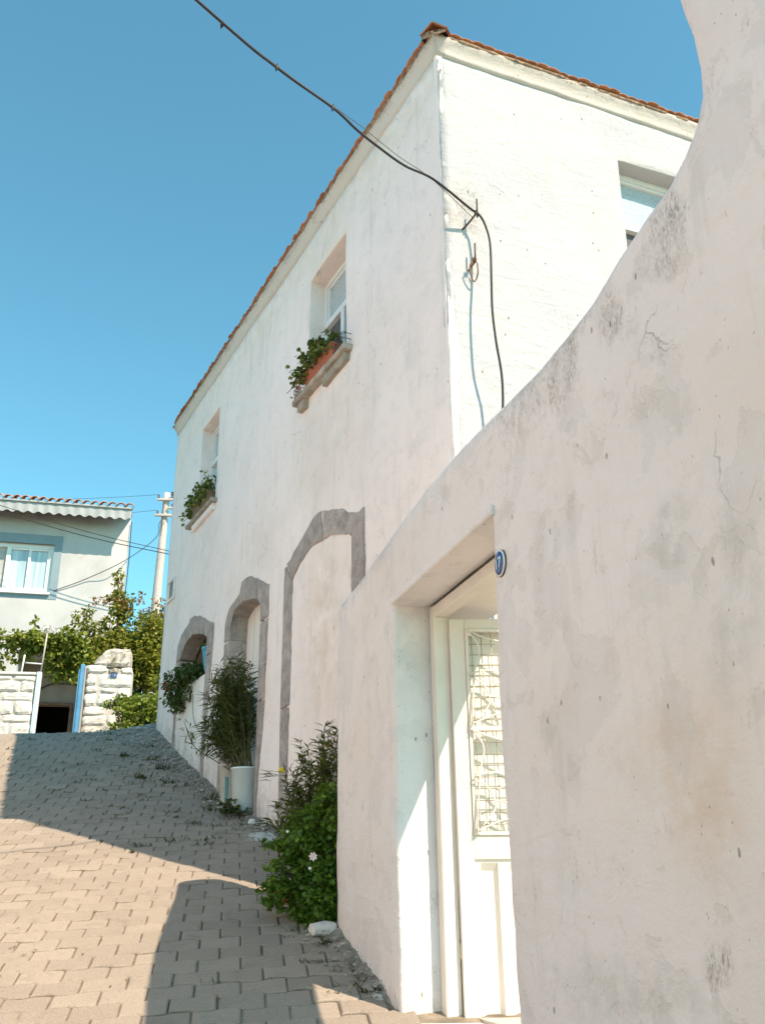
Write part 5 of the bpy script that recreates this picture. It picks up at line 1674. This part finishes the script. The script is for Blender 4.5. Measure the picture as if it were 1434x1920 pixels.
# ------------------------------------------------------------------ house at the top of the lane
HB = Frame(-6.3024, 22.1197, 76.0, 1)
hb = empty('grey_house', HB.p(-4.0, 4.05, -3.0), 'pale grey two-storey house with tiled roof and blue framed window', 'house')
HT = 10.55
def rect(a, b, c, d): return [(a, c), (b, c), (b, d), (a, d)]
WBh = rect(-4.35, -1.72, 8.46, 9.68)
PCh = rect(-2.22, -0.35, 3.9, 7.02)
def flat_wall(name, fr, outline, holes, mat, parent, thick=0.3):
    return plaster_wall(name, fr, outline, holes, 0.5, 0.0005, mat, parent, 0, thick, hole_bev=0.008)
flat_wall('front_wall', HB, rect(-9, 0, 3.6, HT), [(WBh, 0.16), (PCh, 0.9)], M_housewall, hb)
link('side_wall', mesh_from('side_wall', [HB.p(0, 3.6, -0.01), HB.p(-1.2, 3.6, -7.0), HB.p(-1.2, HT, -7.0), HB.p(0, HT, -0.01), HB.p(-9, 3.6, -7.0), HB.p(-9, HT, -7.0)], [(0, 1, 2, 3), (1, 4, 5, 2)]), M_housewall, hb)
# porch interior
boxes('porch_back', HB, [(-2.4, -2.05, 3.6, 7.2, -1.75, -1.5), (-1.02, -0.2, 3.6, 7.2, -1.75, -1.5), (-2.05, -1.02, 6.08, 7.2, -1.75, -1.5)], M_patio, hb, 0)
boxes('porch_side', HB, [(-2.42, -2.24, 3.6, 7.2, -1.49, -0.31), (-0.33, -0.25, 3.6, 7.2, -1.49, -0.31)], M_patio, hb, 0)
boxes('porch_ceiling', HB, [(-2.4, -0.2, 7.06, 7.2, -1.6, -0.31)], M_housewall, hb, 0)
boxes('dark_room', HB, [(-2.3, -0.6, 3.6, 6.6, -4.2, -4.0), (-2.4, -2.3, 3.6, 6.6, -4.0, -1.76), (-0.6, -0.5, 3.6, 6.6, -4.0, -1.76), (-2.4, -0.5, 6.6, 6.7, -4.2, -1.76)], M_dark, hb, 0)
dfb = boxes('door_frame', HB, [(-1.07, -1.0, 3.9, 6.13, -1.52, -1.42), (-2.07, -1.07, 6.06, 6.13, -1.52, -1.42)], M_wood, hb, 0.005)
pipe = tube('porch_pipe', spline([HB.p(-2.0, 6.3, -1.4), HB.p(-1.7, 6.5, -1.4), HB.p(-1.45, 6.58, -1.4), HB.p(-0.9, 6.58, -1.4)], 5), 0.015, M_cable, hb, 6)
# window band, frame, panes, sill
boxes('window_band', HB, [(-4.6, -1.54, 9.68, 9.91, -0.05, 0.012), (-1.72, -1.54, 8.30, 9.68, -0.05, 0.011), (-4.6, -1.72, 8.30, 8.455, -0.05, 0.010)], M_band, hb, 0.003)
wB = boxes('window', HB, [(-4.35, -1.72, 9.59, 9.68, -0.20, -0.09), (-4.35, -1.72, 8.46, 8.55, -0.20, -0.09), (-1.81, -1.72, 8.55, 9.59, -0.20, -0.09), (-2.80, -2.70, 8.55, 9.59, -0.20, -0.085), (-4.35, -4.26, 8.55, 9.59, -0.20, -0.09)], M_pvc, hb, 0.006)
boxes('mullion', HB, [(-2.30, -2.24, 8.55, 9.59, -0.19, -0.10)], M_pvc, wB, 0.004)
boxes('sash', HB, [(-1.86, -1.81, 8.55, 9.59, -0.19, -0.115), (-2.70, -1.86, 9.54, 9.59, -0.19, -0.117), (-2.70, -1.86, 8.55, 8.585, -0.19, -0.117)], M_pvc, wB, 0.004)
boxes('pane', HB, [(-2.24, -1.86, 8.55, 9.59, -0.18, -0.165)], M_curtain, wB, 0)
boxes('pane', HB, [(-2.70, -2.30, 8.55, 9.59, -0.18, -0.165)], M_curtain, wB, 0)
boxes('pane', HB, [(-4.26, -2.80, 8.55, 9.59, -0.18, -0.165)], simple('grey_shutter', (0.42, 0.40, 0.39), 0.6), wB, 0)
boxes('window_sill', HB, [(-4.45, -1.70, 8.40, 8.455, -0.08, 0.085)], M_white, hb, 0.006)
# roof and corrugated eave
OV = 0.6
rvv = [HB.p(0.06, HT, OV), HB.p(-9, HT, OV), HB.p(-9, HT + 1.5, -3.6), HB.p(-3.6, HT + 1.5, -3.6), HB.p(-1.25, HT, -7.1), HB.p(-9, HT, -7.1)]
rfb = link('roof', mesh_from('roof', rvv, [(0, 1, 2, 3), (3, 2, 5, 4), (0, 3, 4), (1, 5, 2)]), M_tile_b, hb)
boxes('soffit', HB, [(-9, 0.03, HT - 0.02, HT - 0.002, 0.001, OV - 0.03)], M_patio, hb, 0)
V, F = [], []
NS = 260
for i in range(NS + 1):
    s = 0.03 - 7.0 * i / NS
    w = math.cos(2 * math.pi * s / 0.235)
    for z_, k in ((HT - 0.02, 0.2), (10.40, 0.7), (10.265 + 0.022 * w, 1.0)):
        V.append(HB.p(s, z_, OV - 0.01 + 0.012 * w * k))
for i in range(NS):
    for k in range(2):
        F.append((i * 3 + k, i * 3 + k + 1, (i + 1) * 3 + k + 1, (i + 1) * 3 + k))
link('corrugated_fascia', mesh_from('corrugated_fascia', V, F), M_fascia, hb, True)
boxes('gutter_strip', HB, [(-7, 0.04, HT - 0.035, HT + 0.012, OV - 0.006, OV + 0.03)], M_fascia, hb, 0.004)
TB = tile_mesh(True, 0.105, 0.42, 0.02, 0.85)
TB.materials.clear(); TB.materials.append(M_tile_b)
s = -0.03
while s > -5.2:
    place_tile(TB, HB.p(s, HT + 0.015 + rt.uniform(-0.005, 0.005), OV + 0.05 + rt.uniform(-0.01, 0.01)), HB.n, hb, rt, 19)
    s -= 0.20
# downpipe wires at the right edge
dw = tube('drop_wire', [HB.p(0.03, 10.4, 0.05), HB.p(0.05, 9.5, 0.05), HB.p(0.03, 8.0, 0.05), HB.p(0.04, 6.0, 0.04)], 0.012, M_cable, None, 5)
tag(dw, 'dark wire dropping down the right edge of the grey house', 'wire')

# ------------------------------------------------------------------ utility pole and wires
def at(x, y, z): return Vector((x, y, z))
up = empty('utility_pole', (-6.52, 26.2, 4.05), 'pale concrete utility pole with two crossarms beyond the houses', 'utility pole')
V, F = tube_geo([(-6.60, 26.2, 3.9), (-6.52, 26.2, 9.0), (-6.455, 26.2, 12.55), (-6.44, 26.2, 12.92)], [0.17, 0.135, 0.098, 0.094], 20)
link('shaft', mesh_from('shaft', V, F), M_concrete, up, True)
UP = Frame(-6.45, 26.09, 85.0, 1)
boxes('crossarm', UP, [(-0.235, 0.235, 12.63, 12.70, -0.02, 0.06)], M_concrete, up, 0.01)
boxes('crossarm', UP, [(-0.27, 0.22, 12.13, 12.20, -0.02, 0.06)], M_concrete, up, 0.01)
boxes('crossarm', UP, [(0.08, 0.26, 12.37, 12.43, -0.02, 0.06)], M_concrete, up, 0.01)
for s, z in ((-0.20, 12.70), (0.2, 12.70), (0.22, 12.43), (-0.2, 12.2)):
    lathe('insulator', UP.p(s, z, 0.02), [(0.012, 0), (0.03, 0.02), (0.034, 0.045), (0.018, 0.06), (0.03, 0.08), (0.028, 0.10), (0.008, 0.115)], M_insul, up, 10)
lathe('insulator', UP.p(0.21, 12.80, 0.02), [(0.02, 0), (0.05, 0.02), (0.05, 0.045), (0.02, 0.06), (0.05, 0.075), (0.05, 0.1), (0.02, 0.115)], M_insul, up, 10)
tube('earth_wire', [UP.p(-0.03, 12.6, 0.01), UP.p(-0.05, 12.2, 0.0), UP.p(-0.05, 11.0, -0.03)], 0.008, M_cable, up, 5)
def wire(name, label, pts, rad=0.009, sag=0.0, group=None):
    P_ = [Vector(p) for p in pts]
    if len(P_) == 2:
        a, b = P_
        P_ = [a.lerp(b, t) + Vector((0, 0, -sag * 4 * t * (1 - t))) for t in np.linspace(0, 1, 14)]
    else:
        P_ = spline(P_, 6)
    o = tube(name, P_, rad, M_cable, None, 5)
    return tag(o, label, 'wire', group)
wire('overhead_wire', 'upper of the two dark wires crossing before the grey house', [(-10.5, 20.9, 10.95), (-8.99, 20.63, 10.30), (-6.9, 21.0, 9.72), (-5.12, 21.4, 9.38), (-3.4, 21.8, 9.1)], 0.0085)
wire('overhead_wire', 'lower and thicker of the two dark wires crossing before the grey house', [(-10.5, 20.9, 10.62), (-8.98, 20.63, 10.12), (-6.9, 21.0, 9.60), (-5.12, 21.4, 9.30), (-3.4, 21.8, 9.02)], 0.011)
wire('overhead_wire', 'short slack wire from the concrete pole to the grey house wall', [UP.p(0.1, 12.1, 0.08), (-6.3, 25.0, 11.5), (-6.0, 23.6, 10.55), HB.p(-0.02, 9.38, 0.1), HB.p(-0.9, 8.85, 0.06), HB.p(-1.6, 8.52, 0.03)], 0.010)
wire('overhead_wire', 'faint distant wire high above the grey house roof', [(-26, 42, 20.6), UP.p(-0.2, 12.82, 0.02)], 0.006, 0.5)
wire('overhead_wire', 'faint distant wire just above the grey house roof', [(-24, 40, 18.2), UP.p(-0.22, 12.32, 0.02)], 0.006, 0.4)

# ------------------------------------------------------------------ trees and bushes at the top of the lane
tree = empty('tree', (-5.3, 18.9, 4.05), 'bushy green tree with russet top behind the stone gate pier', 'tree')
TB_ = []
TB_ += clumps((-5.35, 18.9, 6.45), (0.75, 0.5, 0.60), 26, 0.26, 1)
TB_ += clumps((-4.75, 18.9, 6.5), (0.55, 0.5, 0.75), 20, 0.24, 2)
TB_ += clumps((-5.75, 18.7, 6.15), (0.5, 0.4, 0.42), 16, 0.22, 3)
TB_ += clumps((-4.75, 18.6, 5.6), (0.5, 0.45, 0.75), 22, 0.24, 4)
TB_ += clumps((-5.0, 18.75, 6.1), (0.8, 0.4, 0.7), 24, 0.26, 25)
TB_ += clumps((-5.45, 18.9, 7.25), (0.32, 0.25, 0.25), 8, 0.16, 5)
TB_ += [((-5.52, 18.9, 7.95), (0.11, 0.11, 0.16)), ((-5.52, 18.9, 7.72), (0.10, 0.1, 0.16)), ((-5.48, 18.9, 7.5), (0.14, 0.12, 0.15))]
TB_ += [((-6.05, 18.8, 7.15), (0.12, 0.12, 0.16)), ((-6.3, 18.8, 7.1), (0.09, 0.09, 0.12)), ((-5.98, 18.8, 6.85), (0.18, 0.15, 0.15)), ((-6.2, 18.8, 6.88), (0.15, 0.12, 0.12)), ((-5.85, 18.8, 6.7), (0.25, 0.2, 0.2))]
P, D, U, L, W, T = blobs_leaves(TB_, 3000, 0.078, 0.055, 0.35, 0.6)
leaf_cloud('crown', P, D, U, L, W, 'oval', T, L_tree, tree)
RBl = [((-4.66, 18.9, 7.35), (0.16, 0.14, 0.14)), ((-4.45, 18.9, 7.2), (0.14, 0.14, 0.2)), ((-5.05, 18.9, 7.45), (0.13, 0.12, 0.13)), ((-5.55, 18.85, 7.38), (0.24, 0.16, 0.12)), ((-5.95, 18.85, 7.38), (0.11, 0.1, 0.09)), ((-5.75, 18.85, 7.42), (0.10, 0.1, 0.08)),
       ((-4.55, 18.9, 7.0), (0.22, 0.18, 0.2)), ((-5.3, 18.9, 7.25), (0.2, 0.16, 0.12)), ((-4.9, 18.85, 7.1), (0.2, 0.16, 0.14))]
P, D, U, L, W, T = blobs_leaves(RBl, 1900, 0.065, 0.045, 0.3, 0.5)
leaf_cloud('russet_foliage', P, D, U, L, W, 'oval', T, L_red, tree)
trunk = [(spline([(-5.0, 19.0, 3.9), (-5.05, 19.0, 5.0), (-5.2, 18.95, 6.0), (-5.45, 18.9, 7.0), (-5.52, 18.9, 7.9)], 5), list(np.linspace(0.09, 0.012, 21))),
         (spline([(-5.05, 19.0, 5.0), (-4.8, 18.95, 5.9), (-4.55, 18.9, 6.7), (-4.45, 18.9, 7.2)], 5), list(np.linspace(0.05, 0.01, 16))),
         (spline([(-5.1, 19.0, 5.3), (-5.6, 18.9, 6.0), (-6.0, 18.8, 6.7), (-6.08, 18.8, 7.2)], 5), list(np.linspace(0.045, 0.01, 16)))]
tubes('trunk', trunk, M_bark, tree, 8)

vine = empty('grape_vine', (-6.0, 18.0, 4.05), 'leafy green vine trained over a cane rail left of the gateway', 'vine')
VB = clumps((-6.75, 17.7, 6.28), (0.52, 0.3, 0.16), 22, 0.15, 7, 0.9)
VB += clumps((-6.35, 17.75, 6.3), (0.3, 0.3, 0.25), 10, 0.17, 8)
VB += clumps((-6.0, 17.85, 6.05), (0.42, 0.35, 0.42), 22, 0.2, 9)
VB += [((-7.28, 17.6, 6.0), (0.13, 0.12, 0.2)), ((-7.22, 17.6, 5.75), (0.07, 0.07, 0.12)), ((-6.95, 17.6, 5.95), (0.15, 0.12, 0.12)), ((-6.75, 17.65, 5.98), (0.14, 0.12, 0.1)), ((-5.85, 17.8, 5.62), (0.12, 0.1, 0.14)), ((-5.75, 17.8, 5.5), (0.08, 0.08, 0.12)), ((-6.1, 17.8, 5.7), (0.15, 0.12, 0.12)),
       ((-7.3, 17.6, 6.4), (0.06, 0.06, 0.06)), ((-6.72, 17.7, 6.62), (0.05, 0.05, 0.1))]
P, D, U, L, W, T = blobs_leaves(VB, 2500, 0.085, 0.075, 0.5, 0.5)
leaf_cloud('foliage', P, D, U, L, W, 'oval', T, L_vine, vine)
tube('cane', [(-7.32, 17.5, 6.33), (-6.7, 17.55, 6.27), (-6.2, 17.6, 6.22)], 0.018, M_cane, vine, 6)
tubes('stem', [(spline([(-5.75, 18.2, 3.9), (-5.72, 18.1, 4.9), (-5.65, 18.0, 5.5), (-5.9, 17.9, 6.1), (-6.6, 17.75, 6.25)], 5), list(np.linspace(0.05, 0.015, 21)))], M_bark, vine, 7)
P, D, U, L, W, T = blobs_leaves([(tuple(PR.p(-1.19, 6.23, -0.02)), (0.09, 0.07, 0.05)), (tuple(PR.p(-1.05, 6.22, -0.02)), (0.05, 0.05, 0.04))], 5200, 0.045, 0.04)
leaf_cloud('white_bloom', P, D, U, L, W, 'oval', T, M_petal_w, vine)

bush = empty('bush', (-4.1, 16.15, 4.0), 'bright green leafy bush in front of the stone pier by the white house', 'shrub')
BB = clumps((-4.05, 16.25, 4.62), (0.42, 0.3, 0.33), 24, 0.15, 15)
BB += clumps((-4.5, 16.35, 4.80), (0.34, 0.2, 0.12), 13, 0.10, 16)
BB += clumps((-4.3, 16.25, 4.55), (0.3, 0.2, 0.25), 12, 0.13, 26)
BB += clumps((-3.75, 16.25, 4.45), (0.3, 0.3, 0.4), 12, 0.15, 17)
BB += clumps((-3.85, 16.5, 5.15), (0.2, 0.2, 0.2), 6, 0.12, 18)
BB += clumps((-4.2, 16.05, 4.3), (0.45, 0.2, 0.15), 10, 0.12, 19)
P, D, U, L, W, T = blobs_leaves(BB, 3300, 0.062, 0.055, 0.15, 0.8)
leaf_cloud('foliage', P, D, U, L, W, 'oval', T, L_bush, bush)
tubes('stem', [(spline([(-4.05 + dx * 0.3, 16.0, 3.95), (-4.05 + dx * 0.7, 16.0, 4.3), (-4.05 + dx, 16.0, 4.7)], 4), 0.012) for dx in (-0.45, -0.2, 0.0, 0.2, 0.35)], M_bark, bush, 6)
